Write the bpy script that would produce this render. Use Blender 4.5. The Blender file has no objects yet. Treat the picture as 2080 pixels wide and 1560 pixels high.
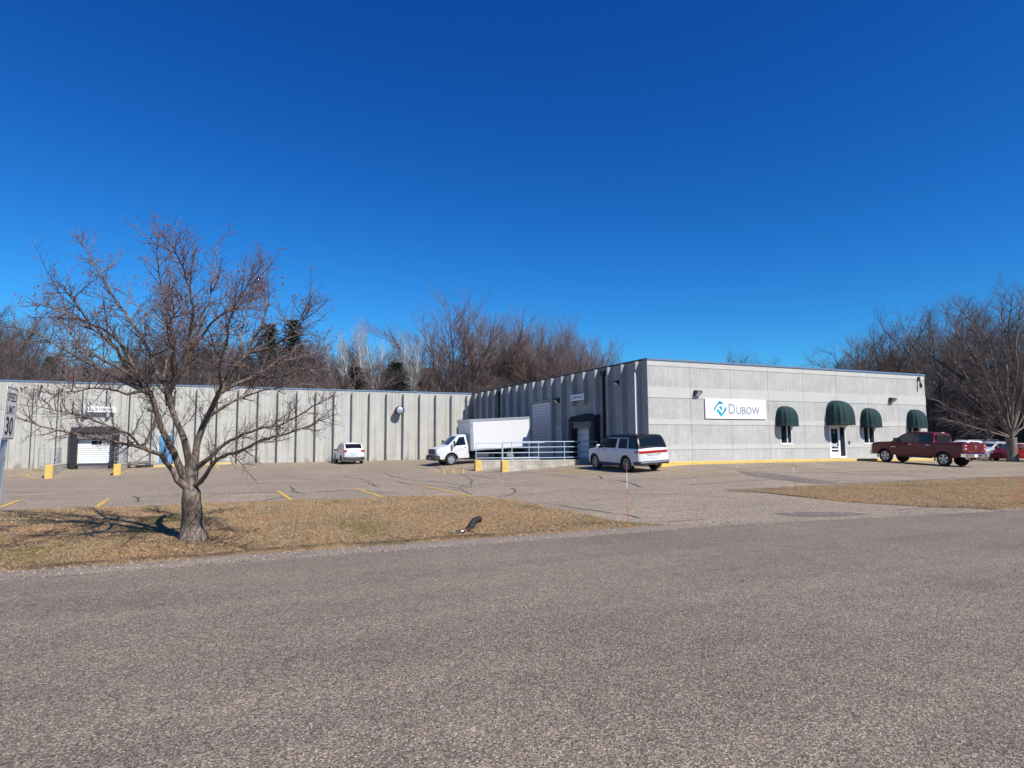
import bpy, bmesh, math, random
import numpy as np
from mathutils import Vector, Matrix
random.seed(7); np.random.seed(7)
sc = bpy.context.scene
COL = sc.collection
R = math.radians

# ------------------------------------------------------------------ camera
F_PX, PITCH, ROLL, YAW, EYE = 1340.0, R(5.3129), R(0.41438), R(65.06745), 1.65
fw = Vector((math.cos(YAW)*math.cos(PITCH), math.sin(YAW)*math.cos(PITCH), math.sin(PITCH)))
rt = Vector((math.sin(YAW), -math.cos(YAW), 0)); up = rt.cross(fw)
rt2 = rt*math.cos(ROLL) - up*math.sin(ROLL); up2 = up*math.cos(ROLL) + rt*math.sin(ROLL)
cd = bpy.data.cameras.new('camera'); cam = bpy.data.objects.new('camera', cd); COL.objects.link(cam)
M = Matrix((rt2, up2, -fw)).transposed().to_4x4(); M.translation = Vector((0, 0, EYE)); cam.matrix_world = M
cd.sensor_width = 36; cd.lens = 36*F_PX/2080; cd.clip_start = .05; cd.clip_end = 3000
sc.camera = cam
# ------------------------------------------------------------------ world and sun
SUN = Vector((0.43, -1.0, 1.07)).normalized()          # towards the sun
EL = math.asin(SUN.z); AZ = math.atan2(SUN.x, SUN.y)
w = bpy.data.worlds.new('World'); sc.world = w; w.use_nodes = True
nt = w.node_tree; nt.nodes.clear()
sky = nt.nodes.new('ShaderNodeTexSky'); sky.sky_type = 'NISHITA'; sky.sun_disc = False
sky.sun_elevation = EL; sky.sun_rotation = AZ; sky.altitude = 300; sky.air_density = 1.0; sky.dust_density = 0.0; sky.ozone_density = 2.2
# the deep, saturated blue of a very clear dry sky: one exponent and gain per channel over the whole dome
sp_ = nt.nodes.new('ShaderNodeSeparateColor'); cb_ = nt.nodes.new('ShaderNodeCombineColor'); nt.links.new(sky.outputs[0], sp_.inputs[0])
K_ = .085
for i_, (gain, g_) in enumerate(((.913, 1.99), (1.55, 1.485), (1.73, 1.10))):
    p_ = nt.nodes.new('ShaderNodeMath'); p_.operation = 'POWER'; p_.inputs[1].default_value = g_; nt.links.new(sp_.outputs[i_], p_.inputs[0])
    m_ = nt.nodes.new('ShaderNodeMath'); m_.operation = 'MULTIPLY'; m_.inputs[1].default_value = gain*K_**(g_-1)/1.35; nt.links.new(p_.outputs[0], m_.inputs[0]); nt.links.new(m_.outputs[0], cb_.inputs[i_])
bg = nt.nodes.new('ShaderNodeBackground'); bg.inputs['Strength'].default_value = K_
wo = nt.nodes.new('ShaderNodeOutputWorld')
nt.links.new(cb_.outputs[0], bg.inputs[0]); nt.links.new(bg.outputs[0], wo.inputs[0])
sl = bpy.data.lights.new('sun', 'SUN'); sl.energy = 4.6; sl.angle = R(.53); sl.color = (1, .965, .90)
so = bpy.data.objects.new('sun', sl); COL.objects.link(so); so.rotation_euler = (-SUN).to_track_quat('-Z', 'Y').to_euler(); so.location = (0, -20, 40)
sc.view_settings.view_transform = 'Standard'; sc.view_settings.look = 'None'; sc.view_settings.gamma = 1
sc.view_settings.use_curve_mapping = False; sc.view_settings.exposure = 0.43
sc.cycles.max_bounces = 6; sc.cycles.transparent_max_bounces = 8

# ------------------------------------------------------------------ materials
def mat(name, col, rough=.7, metal=0., spec=.5, coat=0., trans=0., emit=None):
    m = bpy.data.materials.new(name); m.use_nodes = True
    b = m.node_tree.nodes['Principled BSDF']
    b.inputs['Base Color'].default_value = (*col, 1); b.inputs['Roughness'].default_value = rough
    b.inputs['Metallic'].default_value = metal; b.inputs['Specular IOR Level'].default_value = spec
    b.inputs['Coat Weight'].default_value = coat; b.inputs['Coat Roughness'].default_value = .04
    b.inputs['Transmission Weight'].default_value = trans
    return m
def N(m, typ, **kw):
    n = m.node_tree.nodes.new(typ)
    for k, v in kw.items():
        if k in n.inputs: n.inputs[k].default_value = v
        else: setattr(n, k, v)
    return n
def L(m, a, b): m.node_tree.links.new(a, b)
def BS(m): return m.node_tree.nodes['Principled BSDF']
def ramp(m, src, stops, interp='LINEAR'):
    r = N(m, 'ShaderNodeValToRGB'); r.color_ramp.interpolation = interp
    e = r.color_ramp.elements
    while len(e) < len(stops): e.new(.5)
    for i, (p, c) in enumerate(stops): e[i].position = p; e[i].color = (*c, 1) if len(c) == 3 else c
    L(m, src, r.inputs[0]); return r.outputs[0]
def mix(m, fac, a, b, mode='MIX'):
    x = N(m, 'ShaderNodeMix', data_type='RGBA', blend_type=mode)
    if isinstance(fac, (int, float)): x.inputs[0].default_value = fac
    else: L(m, fac, x.inputs[0])
    for s, v in ((6, a), (7, b)):
        if isinstance(v, tuple): x.inputs[s].default_value = (*v, 1)
        else: L(m, v, x.inputs[s])
    return x.outputs[2]
def coords(m, scale=(1, 1, 1), out='Object', loc=(0, 0, 0)):
    t = N(m, 'ShaderNodeTexCoord'); mp = N(m, 'ShaderNodeMapping'); mp.inputs['Scale'].default_value = scale; mp.inputs['Location'].default_value = loc
    L(m, t.outputs[out], mp.inputs[0]); return mp.outputs[0]
def gpos(m, scale=(1, 1, 1)):
    t = N(m, 'ShaderNodeNewGeometry'); mp = N(m, 'ShaderNodeMapping'); mp.inputs['Scale'].default_value = scale
    L(m, t.outputs['Position'], mp.inputs[0]); return mp.outputs[0]
def noise(m, vec, scale, detail=4, rough=.55):
    n = N(m, 'ShaderNodeTexNoise', Scale=scale, Detail=detail, Roughness=rough); L(m, vec, n.inputs['Vector']); return n.outputs['Fac']
def bump(m, h, strength, dist=.01):
    b = N(m, 'ShaderNodeBump', Strength=strength, Distance=dist); L(m, h, b.inputs['Height']); L(m, b.outputs[0], BS(m).inputs['Normal'])
def math2(m, op, a, b):
    n = N(m, 'ShaderNodeMath', operation=op)
    for i, v in enumerate((a, b)):
        if isinstance(v, (int, float)): n.inputs[i].default_value = v
        else: L(m, v, n.inputs[i])
    return n.outputs[0]

def asphalt(name, dark, light, tint, big, streak=0., coarse=1., fine=62):
    m = mat(name, light, .92, spec=.25); p = gpos(m)
    v1 = N(m, 'ShaderNodeTexVoronoi', Scale=fine); L(m, p, v1.inputs['Vector'])
    v2 = N(m, 'ShaderNodeTexVoronoi', Scale=fine*2.2); L(m, p, v2.inputs['Vector'])
    s1 = N(m, 'ShaderNodeSeparateColor'); L(m, v1.outputs['Color'], s1.inputs[0])
    s2 = N(m, 'ShaderNodeSeparateColor'); L(m, v2.outputs['Color'], s2.inputs[0])
    g = math2(m, 'ADD', math2(m, 'MULTIPLY', s1.outputs[0], .55), math2(m, 'MULTIPLY', s2.outputs[0], .45))
    mid = tuple((a+b)/2 for a, b in zip(dark, light))
    c = ramp(m, g, [(.12, dark), (.5, mid), (.78, light), (.95, tuple(min(1, x*2.1) for x in light))])
    hue = ramp(m, s1.outputs[1], [(0, (1.06, .92, .82)), (.3, (1, .97, .95)), (.7, (1, 1, 1)), (1, (.92, .97, 1.06))])
    c = mix(m, 1., c, hue, 'MULTIPLY')
    n1 = noise(m, p, .35, 5, .6); n2 = noise(m, gpos(m, (.12, 1.3, 1)), .8, 4, .6); n3 = noise(m, p, 4.0, 4, .6)
    c = mix(m, 1., c, ramp(m, n1, [(.3, tuple(1-big for _ in range(3))), (.7, tint)]), 'MULTIPLY')
    c = mix(m, 1., c, ramp(m, n3, [(.3, (.9, .9, .9)), (.7, (1.08, 1.07, 1.06))]), 'MULTIPLY')
    v3 = N(m, 'ShaderNodeTexVoronoi', Scale=24); L(m, p, v3.inputs['Vector']); s3 = N(m, 'ShaderNodeSeparateColor'); L(m, v3.outputs['Color'], s3.inputs[0])
    c = mix(m, 1., c, ramp(m, s3.outputs[0], [(.05, (1-.26*coarse,)*3), (.5, (1, 1, 1)), (.95, (1+.22*coarse,)*3)]), 'MULTIPLY')
    if streak: c = mix(m, 1., c, ramp(m, n2, [(.35, tuple(1-streak for _ in range(3))), (.65, (1.04, 1.03, 1.02))]), 'MULTIPLY')
    L(m, c, BS(m).inputs['Base Color'])
    bump(m, math2(m, 'ADD', v1.outputs['Distance'], math2(m, 'MULTIPLY', g, .6)), .55, .008)
    return m
M_ROAD = asphalt('road_asphalt', (.052, .043, .033), (.362, .300, .234), (1.06, 1.04, 1.05), .16, .17, .12, 92)
M_LOT = asphalt('lot_asphalt', (.100, .082, .060), (.45, .375, .288), (1.08, 1.05, 1.02), .15, .10)
M_PATCH = asphalt('asphalt_patch', (.08, .066, .055), (.27, .23, .195), (1, 1, 1), .1)
M_CRACK = mat('crack_sealant', (.035, .033, .034), .6)
n_ = noise(M_CRACK, gpos(M_CRACK), 9, 3); L(M_CRACK, ramp(M_CRACK, n_, [(.35, (.03, .028, .028)), (.65, (.11, .10, .095))]), BS(M_CRACK).inputs['Base Color'])

def paint_mat(name, col, wear=(.16, .14, .12), amt=.5):
    m = mat(name, col, .75); p = gpos(m)
    n1 = noise(m, p, 38, 4, .7); n2 = noise(m, p, 2.2, 3)
    f = ramp(m, math2(m, 'ADD', math2(m, 'MULTIPLY', n1, .6), math2(m, 'MULTIPLY', n2, .4)), [(amt-.03, (0, 0, 0)), (amt+.06, (1, 1, 1))])
    L(m, mix(m, f, wear, mix(m, n2, tuple(c*.8 for c in col), col)), BS(m).inputs['Base Color']); return m
M_YLINE = paint_mat('worn_yellow_line', (.72, .45, .06), amt=.42)
M_YLINE2 = paint_mat('very_worn_line', (.55, .43, .17), amt=.49)
M_YPAINT = paint_mat('yellow_paint', (.70, .49, .12), wear=(.42, .34, .19), amt=.40)

def concrete(name, base, var=.08, stain=0., streak=True, bsc=.25):
    m = mat(name, base, .88, spec=.3); p = gpos(m)
    n1 = noise(m, p, .9, 6, .6); n2 = noise(m, p, 14, 5, .7)
    d = tuple(c*(1-var*1.6) for c in base); l = tuple(min(1, c*(1+var)) for c in base)
    c = ramp(m, n1, [(.3, d), (.7, l)])
    c = mix(m, 1., c, ramp(m, n2, [(.3, (.93, .93, .92)), (.7, (1.04, 1.04, 1.04))]), 'MULTIPLY')
    if streak:
        n3 = noise(m, gpos(m, (3.5, 3.5, .12)), 1.6, 5, .65)
        c = mix(m, 1., c, ramp(m, n3, [(.31, (.76, .75, .72)), (.52, (1, 1, 1)), (.7, (1.04, 1.04, 1.03))]), 'MULTIPLY')
    if stain:
        sp = N(m, 'ShaderNodeSeparateXYZ'); L(m, gpos(m), sp.inputs[0])
        z = ramp(m, sp.outputs[2], [(.35, (1, 1, 1)), (1., (0, 0, 0))])
        n4 = noise(m, gpos(m, (1, 1, .5)), 1.3, 3, .5)
        f = math2(m, 'MULTIPLY', z, ramp(m, n4, [(.5, (0, 0, 0)), (.62, (stain, stain, stain))]))
        c = mix(m, f, c, (.16, .14, .12))
    L(m, c, BS(m).inputs['Base Color']); bump(m, n2, bsc, .006); return m
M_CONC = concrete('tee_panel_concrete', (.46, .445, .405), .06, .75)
M_CONCS = concrete('shade_darkened_concrete', (.37, .365, .35), .08, .3)  # panel concrete again, with the side wall's shade put into a darker colour
M_SMOOTH = concrete('smooth_band_concrete', (.50, .485, .45), .04, 0, False, .1)
M_WALK = concrete('sidewalk_concrete', (.48, .44, .39), .1, 0, False)
M_BLOCK = concrete('block_concrete', (.40, .37, .32), .12, 0, True)
M_BLOCK2 = concrete('block_concrete_pale', (.46, .43, .38), .12, 0, True)
def ribbed():
    m = mat('rope_textured_concrete', (.5, .5, .47), .9, spec=.25)
    st = noise(m, gpos(m, (11, 11, .35)), 2.0, 5, .75); st2 = noise(m, gpos(m, (26, 26, 1.2)), 1.5, 3, .7); st3 = noise(m, gpos(m), 1.2, 5, .6)
    c = ramp(m, math2(m, 'ADD', math2(m, 'MULTIPLY', st, .6), math2(m, 'MULTIPLY', st2, .4)), [(.34, (.31, .305, .29)), (.45, (.43, .42, .40)), (.60, (.515, .50, .475))])
    c = mix(m, 1., c, ramp(m, st3, [(.3, (.86, .86, .85)), (.7, (1.06, 1.06, 1.05))]), 'MULTIPLY')
    L(m, c, BS(m).inputs['Base Color']); bump(m, st2, .9, .03); return m
M_RIB = ribbed()
M_COPE = mat('blue_grey_coping', (.16, .24, .34), .4, .3)
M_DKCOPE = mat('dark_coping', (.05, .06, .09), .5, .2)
M_WHITE = mat('white_paint', (.80, .80, .79), .45)
M_SIGNW = mat('sign_white', (.84, .84, .85), .4)
M_SIGNG = mat('sign_sheeting', (.74, .75, .76), .35)
M_BLACK = mat('black_paint', (.012, .012, .013), .5)
M_RUB = mat('black_rubber', (.018, .018, .02), .8)
M_TYRE = mat('tyre_rubber', (.022, .021, .021), .85)
n_ = noise(M_TYRE, gpos(M_TYRE), 20, 3); L(M_TYRE, ramp(M_TYRE, n_, [(.3, (.015, .015, .015)), (.8, (.05, .046, .042))]), BS(M_TYRE).inputs['Base Color'])
M_DOORW = mat('white_dock_door', (.74, .74, .71), .5)
M_DOORG = mat('grey_overhead_door', (.55, .57, .58), .5)
M_BLUE = mat('blue_door_paint', (.09, .26, .48), .6)
M_RAIL = mat('pale_blue_railing', (.42, .52, .62), .5)
M_STEEL = mat('galvanized_steel', (.42, .44, .46), .45, .7)
M_DSTEEL = mat('dark_steel', (.06, .065, .07), .55, .4)
M_GLASS = mat('dark_window_glass', (.015, .022, .03), .05, spec=.5)
M_CGLASS = mat('car_glass', (.008, .011, .013), .04, spec=.4)
M_CGLASS2 = mat('green_tinted_car_glass', (.04, .065, .06), .05, spec=.6)
M_CHROME = mat('chrome', (.75, .75, .76), .15, 1.)
M_ALU = mat('brushed_aluminium', (.50, .52, .55), .35, .6)
M_REDL = mat('red_lamp_lens', (.42, .012, .018), .15, coat=.8)
M_CLRL = mat('clear_lamp_lens', (.62, .64, .66), .12, coat=.6)
M_GREEN = mat('green_canvas', (.010, .085, .070), .85)
n_ = noise(M_GREEN, gpos(M_GREEN), 3, 4); L(M_GREEN, ramp(M_GREEN, n_, [(.3, (.002, .022, .025)), (.7, (.004, .037, .038))]), BS(M_GREEN).inputs['Base Color'])
M_TEAL = mat('logo_teal', (.01, .36, .50), .4); M_TEAL2 = mat('logo_blue', (.01, .22, .42), .4); M_LGREY = mat('logo_grey', (.34, .34, .37), .4)
M_BROWNB = mat('dark_brown_siding', (.040, .026, .022), .8)
n_ = noise(M_BROWNB, gpos(M_BROWNB, (1, 1, .3)), 3, 4); L(M_BROWNB, ramp(M_BROWNB, n_, [(.3, (.028, .018, .016)), (.7, (.055, .036, .03))]), BS(M_BROWNB).inputs['Base Color'])
M_ORANGE = mat('orange_fibreglass', (.62, .13, .03), .5)
M_ROOF = mat('roof_membrane', (.25, .25, .25), .9)
M_PLATE = mat('number_plate', (.55, .62, .72), .4)

def ditch(m, c):
    # rotting leaves and silt washed into the ditch bottom
    sp = N(m, 'ShaderNodeSeparateXYZ'); L(m, gpos(m), sp.inputs[0])
    yy = math2(m, 'ADD', sp.outputs[1], math2(m, 'MULTIPLY', noise(m, gpos(m), .9, 3), .9))
    f = ramp(m, yy, [(0, (0, 0, 0)), (1, (0, 0, 0))]); cr = f.node.color_ramp
    n = N(m, 'ShaderNodeMapRange'); n.inputs[1].default_value = 11.2; n.inputs[2].default_value = 14.2; L(m, yy, n.inputs[0]); L(m, n.outputs[0], f.node.inputs[0])
    for p_, v_ in ((.10, 0.), (.20, .92), (.36, .85), (.52, 0.)):
        e = cr.elements.new(p_); e.color = (v_, v_, v_, 1)
    xf = N(m, 'ShaderNodeMapRange'); xf.inputs[1].default_value = 7.2; xf.inputs[2].default_value = 4.4; L(m, sp.outputs[0], xf.inputs[0])
    k = math2(m, 'MULTIPLY', math2(m, 'MULTIPLY', f, xf.outputs[0]), ramp(m, noise(m, gpos(m), 5, 4), [(.3, (.5, .5, .5)), (.6, (1, 1, 1))]))
    return mix(m, k, c, (.085, .060, .040))
def grass_mat(name):
    m = mat(name, (.4, .3, .15), .95, spec=.15); p = gpos(m)
    n1 = noise(m, p, .55, 5, .6); n2 = noise(m, p, 6.5, 5, .7); n3 = noise(m, p, 40, 3, .7)
    c = ramp(m, n2, [(.28, (.17, .108, .055)), (.5, (.29, .20, .110)), (.72, (.41, .305, .19))])
    g = ramp(m, n1, [(.32, (.70, .76, .56)), (.45, (1, 1, 1)), (.66, (1.16, 1.04, .94))])
    c = mix(m, 1., c, g, 'MULTIPLY')
    c = mix(m, 1., c, ramp(m, n3, [(.25, (.7, .68, .62)), (.7, (1.1, 1.1, 1.1))]), 'MULTIPLY')
    c = ditch(m, c)
    L(m, c, BS(m).inputs['Base Color']); bump(m, n3, .8, .03); return m
M_GRASS = grass_mat('dormant_lawn')
M_BLADE = mat('dry_grass_blade', (.45, .33, .17), .9, spec=.15)
_g = N(M_BLADE, 'ShaderNodeNewGeometry')
_c = ramp(M_BLADE, _g.outputs['Random Per Island'], [(0, (.18, .11, .055)), (.3, (.32, .215, .115)), (.7, (.45, .33, .20)), (.93, (.56, .45, .32)), (1, (.25, .22, .09))])
_n1 = noise(M_BLADE, gpos(M_BLADE), .55, 5, .6)
_c = mix(M_BLADE, 1., _c, ramp(M_BLADE, _n1, [(.32, (.70, .76, .56)), (.45, (1, 1, 1)), (.66, (1.16, 1.04, .95))]), 'MULTIPLY')
_c = ditch(M_BLADE, _c)
L(M_BLADE, _c, BS(M_BLADE).inputs['Base Color'])
def soil(name, a, b, s=30):
    m = mat(name, a, .95, spec=.15); n1 = noise(m, gpos(m), s, 5, .7); n2 = noise(m, gpos(m), 2., 4, .6)
    c = mix(m, 1., ramp(m, n1, [(.3, a), (.7, b)]), ramp(m, n2, [(.3, (.8, .8, .8)), (.7, (1.1, 1.08, 1.05))]), 'MULTIPLY')
    L(m, c, BS(m).inputs['Base Color']); bump(m, n1, .8, .02); return m
M_GRAVEL = soil('pink_gravel', (.13, .10, .08), (.41, .33, .27), 45)
M_EARTH = soil('ground_earth', (.14, .10, .06), (.26, .19, .11), 8)
M_LEAFLITTER = soil('leaf_litter', (.12, .075, .045), (.24, .16, .10), 5)
M_STONE = mat('gravel_stone', (.4, .35, .3), .85)
_g = N(M_STONE, 'ShaderNodeNewGeometry'); L(M_STONE, ramp(M_STONE, _g.outputs['Random Per Island'], [(0, (.08, .065, .055)), (.5, (.25, .20, .165)), (.9, (.36, .30, .25)), (1, (.50, .46, .42))]), BS(M_STONE).inputs['Base Color'])
def bark(name, a, b, vs=.25, sc_=14):
    m = mat(name, a, .9, spec=.2); n1 = noise(m, coords(m, (1, 1, vs)), sc_, 5, .7); n2 = noise(m, coords(m), 2.2, 4, .6)
    c = mix(m, 1., ramp(m, n1, [(.32, a), (.62, b)]), ramp(m, n2, [(.3, (.78, .76, .72)), (.7, (1.12, 1.1, 1.08))]), 'MULTIPLY')
    L(m, c, BS(m).inputs['Base Color']); bump(m, n1, .9, .03); return m
M_BARK = bark('grey_brown_bark', (.050, .038, .030), (.27, .215, .175), .25, 18)
M_TWIG = mat('twig_red_brown', (.20, .125, .105), .85)
_g = N(M_TWIG, 'ShaderNodeNewGeometry'); L(M_TWIG, ramp(M_TWIG, _g.outputs['Random Per Island'], [(0, (.048, .034, .034)), (.5, (.115, .082, .076)), (1, (.25, .19, .175))]), BS(M_TWIG).inputs['Base Color'])
M_BERRY = mat('dried_red_fruit', (.24, .050, .030), .8)
_g = N(M_BERRY, 'ShaderNodeNewGeometry'); L(M_BERRY, ramp(M_BERRY, _g.outputs['Random Per Island'], [(0, (.06, .022, .022)), (.5, (.12, .038, .034)), (1, (.21, .07, .05))]), BS(M_BERRY).inputs['Base Color'])
M_BARKD = bark('dark_bark', (.045, .036, .030), (.14, .115, .095), .3, 5)
M_BARKG = bark('pale_grey_bark', (.13, .11, .095), (.30, .26, .23), .3, 5)
M_TWIGD = mat('far_twig_brown', (.105, .080, .074), .9); M_TWIGR = mat('far_twig_reddish', (.185, .125, .110), .9)
M_TWIGW = mat('pale_birch_twig', (.42, .40, .38), .8); M_BIRCH = bark('white_birch_bark', (.50, .48, .45), (.78, .76, .72), 1., 3)
M_NEEDLE = mat('spruce_needles', (.018, .035, .022), .9)
_g = N(M_NEEDLE, 'ShaderNodeNewGeometry'); L(M_NEEDLE, ramp(M_NEEDLE, _g.outputs['Random Per Island'], [(0, (.016, .032, .020)), (.6, (.040, .075, .042)), (1, (.085, .125, .070))]), BS(M_NEEDLE).inputs['Base Color'])

def car_paint(name, col, metal=0.):
    m = mat(name, col, .35, metal, .35, .30); 
    n = noise(m, coords(m), 3, 3); L(m, ramp(m, n, [(.3, (.33,)*3), (.7, (.40,)*3)]), BS(m).inputs['Roughness']); return m
P_WHITE = car_paint('white_car_paint', (.67, .67, .67)); P_RED = car_paint('dark_red_car_paint', (.105, .006, .012), .0); P_RED2 = car_paint('bright_red_car_paint', (.22, .008, .015))
P_SILVER = car_paint('silver_car_paint', (.55, .57, .60), .4); P_DARK = car_paint('navy_car_paint', (.012, .018, .03)); P_TAN = car_paint('pale_tan_car_paint', (.62, .58, .50), .2); P_BLK = mat('gloss_black_roof', (.006, .007, .009), .30, spec=.35)
M_PLAS = mat('dark_plastic_cladding', (.028, .029, .031), .6)
M_UNDER = mat('dark_underbody', (.012, .012, .012), .9)

# ------------------------------------------------------------------ mesh helpers
class MB:
    def __init__(s): s.v = []; s.f = []; s.m = []
    def add(s, vs, fs, mi=0):
        o = len(s.v); s.v += [tuple(v) for v in vs]; s.f += [tuple(i+o for i in f) for f in fs]; s.m += [mi]*len(fs)
    def box(s, x0, x1, y0, y1, z0, z1, mi=0):
        x0, x1 = min(x0, x1), max(x0, x1); y0, y1 = min(y0, y1), max(y0, y1); z0, z1 = min(z0, z1), max(z0, z1)
        s.add([(x0,y0,z0),(x1,y0,z0),(x1,y1,z0),(x0,y1,z0),(x0,y0,z1),(x1,y0,z1),(x1,y1,z1),(x0,y1,z1)],
              [(0,3,2,1),(4,5,6,7),(0,1,5,4),(1,2,6,5),(2,3,7,6),(3,0,4,7)], mi)
    def bbox(s, x0, x1, y0, y1, z0, z1, b=.01, mi=0):        # box with chamfered vertical and horizontal edges
        pts = []; 
        for z, i in ((z0, b), (z0+b, 0), (z1-b, 0), (z1, b)):
            a0, a1, c0, c1 = x0+i, x1-i, y0+i, y1-i; k = b if i == 0 else b*.6
            pts += [(a0+k,c0,z),(a1-k,c0,z),(a1,c0+k,z),(a1,c1-k,z),(a1-k,c1,z),(a0+k,c1,z),(a0,c1-k,z),(a0,c0+k,z)]
        fs = [tuple(reversed(range(8))), tuple(range(24, 32))]
        for l in range(3):
            for i in range(8): fs.append((l*8+i, l*8+(i+1) % 8, l*8+8+(i+1) % 8, l*8+8+i))
        s.add(pts, fs, mi)
    def prism(s, poly, axis, a0, a1, mi=0):                  # poly in the 2 other axes
        n = len(poly); vs = []
        for a in (a0, a1):
            for (u, v) in poly:
                vs.append((a, u, v) if axis == 'x' else (u, a, v) if axis == 'y' else (u, v, a))
        s.add(vs, [tuple(range(n)), tuple(reversed(range(n, 2*n)))] + [(i, n+i, n+(i+1) % n, (i+1) % n) for i in range(n)], mi)
    def tube(s, pts, rad, n=6, mi=0, cap=True):
        pts = [Vector(p) for p in pts]; k = len(pts)
        if not hasattr(rad, '__len__'): rad = [rad]*k
        vs = []
        for i, p in enumerate(pts):
            t = (pts[min(i+1, k-1)] - pts[max(i-1, 0)]); t.normalize()
            a = Vector((0, 0, 1)) if abs(t.z) < .9 else Vector((1, 0, 0))
            u = t.cross(a).normalized(); v = t.cross(u)
            for j in range(n):
                an = 2*math.pi*j/n; q = p + (u*math.cos(an) + v*math.sin(an))*rad[i]; vs.append(q[:])
        fs = [(i*n+j, i*n+(j+1) % n, (i+1)*n+(j+1) % n, (i+1)*n+j) for i in range(k-1) for j in range(n)]
        if cap: fs += [tuple(range(n)), tuple(range((k-1)*n, k*n))]
        s.add(vs, fs, mi)
    def lathe_y(s, prof, c, n=24, mi=0, mis=None):           # prof [(r, y)] spun round the y axis through c
        vs = []; k = len(prof)
        for r, y in prof:
            for j in range(n):
                a = 2*math.pi*j/n; vs.append((c[0]+r*math.cos(a), c[1]+y, c[2]+r*math.sin(a)))
        o = len(s.v); s.v += vs
        for i in range(k-1):
            for j in range(n): s.f.append((o+i*n+j, o+(i+1)*n+j, o+(i+1)*n+(j+1) % n, o+i*n+(j+1) % n)); s.m.append(mis[i] if mis else mi)
    def grid(s, P, mi=0):                                    # P[i][j] points
        a, b = len(P), len(P[0]); vs = [p for r_ in P for p in r_]
        s.add(vs, [(i*b+j, (i+1)*b+j, (i+1)*b+j+1, i*b+j+1) for i in range(a-1) for j in range(b-1)], mi)
    def mesh(s, name):
        me = bpy.data.meshes.new(name); me.from_pydata(s.v, [], s.f); me.update()
        if any(s.m): me.polygons.foreach_set('material_index', s.m)
        return me
def link(o, parent=None):
    COL.objects.link(o)
    if parent is not None: o.parent = parent
    return o
def obj(name, mb, mats, parent=None, smooth=None, fix=False, label=None):
    me = mb.mesh(name) if isinstance(mb, MB) else mb
    if not isinstance(mats, (list, tuple)): mats = [mats]
    for m in mats: me.materials.append(m)
    if fix:
        bm = bmesh.new(); bm.from_mesh(me); bmesh.ops.recalc_face_normals(bm, faces=bm.faces); bm.to_mesh(me); bm.free()
    if smooth is not None:
        me.polygons.foreach_set('use_smooth', [True]*len(me.polygons)); me.set_sharp_from_angle(angle=R(smooth))
    o = bpy.data.objects.new(name, me); link(o, parent)
    if label: o['label'] = label
    return o
def tag(o, label=None, cat=None, group=None, kind=None):
    if label: o['label'] = label
    if cat: o['category'] = cat
    if group: o['group'] = group
    if kind: o['kind'] = kind
    return o
def thing(name, label, cat, loc=(0, 0, 0), rotz=0, group=None):
    o = bpy.data.objects.new(name, None); COL.objects.link(o); o.location = loc; o.rotation_euler = (0, 0, rotz); o.empty_display_size = .2
    return tag(o, label, cat, group)
def dup(root, loc, rotz, label=None, group=None, scale=1):
    r = root.copy(); COL.objects.link(r); r.location = loc; r.rotation_euler = (0, 0, rotz); r.scale = (scale,)*3 if not hasattr(scale, '__len__') else scale
    if label: r['label'] = label
    if group: r['group'] = group
    for ch in list(root.children):
        c = ch.copy(); COL.objects.link(c); c.parent = r
        for g in ch.children:
            d = g.copy(); COL.objects.link(d); d.parent = c
    return r
def same(me_obj, name, loc=(0, 0, 0), parent=None, rot=(0, 0, 0), scale=(1, 1, 1)):
    o = bpy.data.objects.new(name, me_obj.data); o.location = loc; o.rotation_euler = rot; o.scale = scale; return link(o, parent)
def text_obj(name, s, size, m, parent, mat4, ext=.006, bold=0., sx=1.):
    cu = bpy.data.curves.new(name, 'FONT'); cu.body = s; cu.size = size; cu.extrude = ext; cu.offset = bold; cu.align_x = 'CENTER'; cu.align_y = 'CENTER'; cu.resolution_u = 3
    t = bpy.data.objects.new(name, cu); COL.objects.link(t)
    dg = bpy.context.evaluated_depsgraph_get(); me = bpy.data.meshes.new_from_object(t.evaluated_get(dg)); bpy.data.objects.remove(t); bpy.data.curves.remove(cu)
    me.transform(mat4 @ Matrix.Diagonal((sx, 1, 1, 1))); me.materials.clear(); me.materials.append(m)
    o = bpy.data.objects.new(name, me); return link(o, parent)
def text_fit(name, s, m, parent, mat4, wd, ht, ext=.004, bold=0.):
    o = text_obj(name, s, 1., m, parent, Matrix.Identity(4), 0, bold); me = o.data
    xs = [v.co.x for v in me.vertices]; ys = [v.co.y for v in me.vertices]; x0, x1, y0, y1 = min(xs), max(xs), min(ys), max(ys)
    me.transform(mat4 @ Matrix.Diagonal((wd/(x1-x0), ht/(y1-y0), 1, 1)) @ Matrix.Translation((-(x0+x1)/2, -(y0+y1)/2, 0))); return o
def face_minus_y(x, y, z): return Matrix.Translation((x, y, z)) @ Matrix.Rotation(R(90), 4, 'X')
def face_minus_x(x, y, z): return Matrix.Translation((x, y, z)) @ Matrix.Rotation(R(-90), 4, 'Z') @ Matrix.Rotation(R(90), 4, 'X')
def face_plus_x(x, y, z): return Matrix.Translation((x, y, z)) @ Matrix.Rotation(R(90), 4, 'Z') @ Matrix.Rotation(R(90), 4, 'X')

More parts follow.
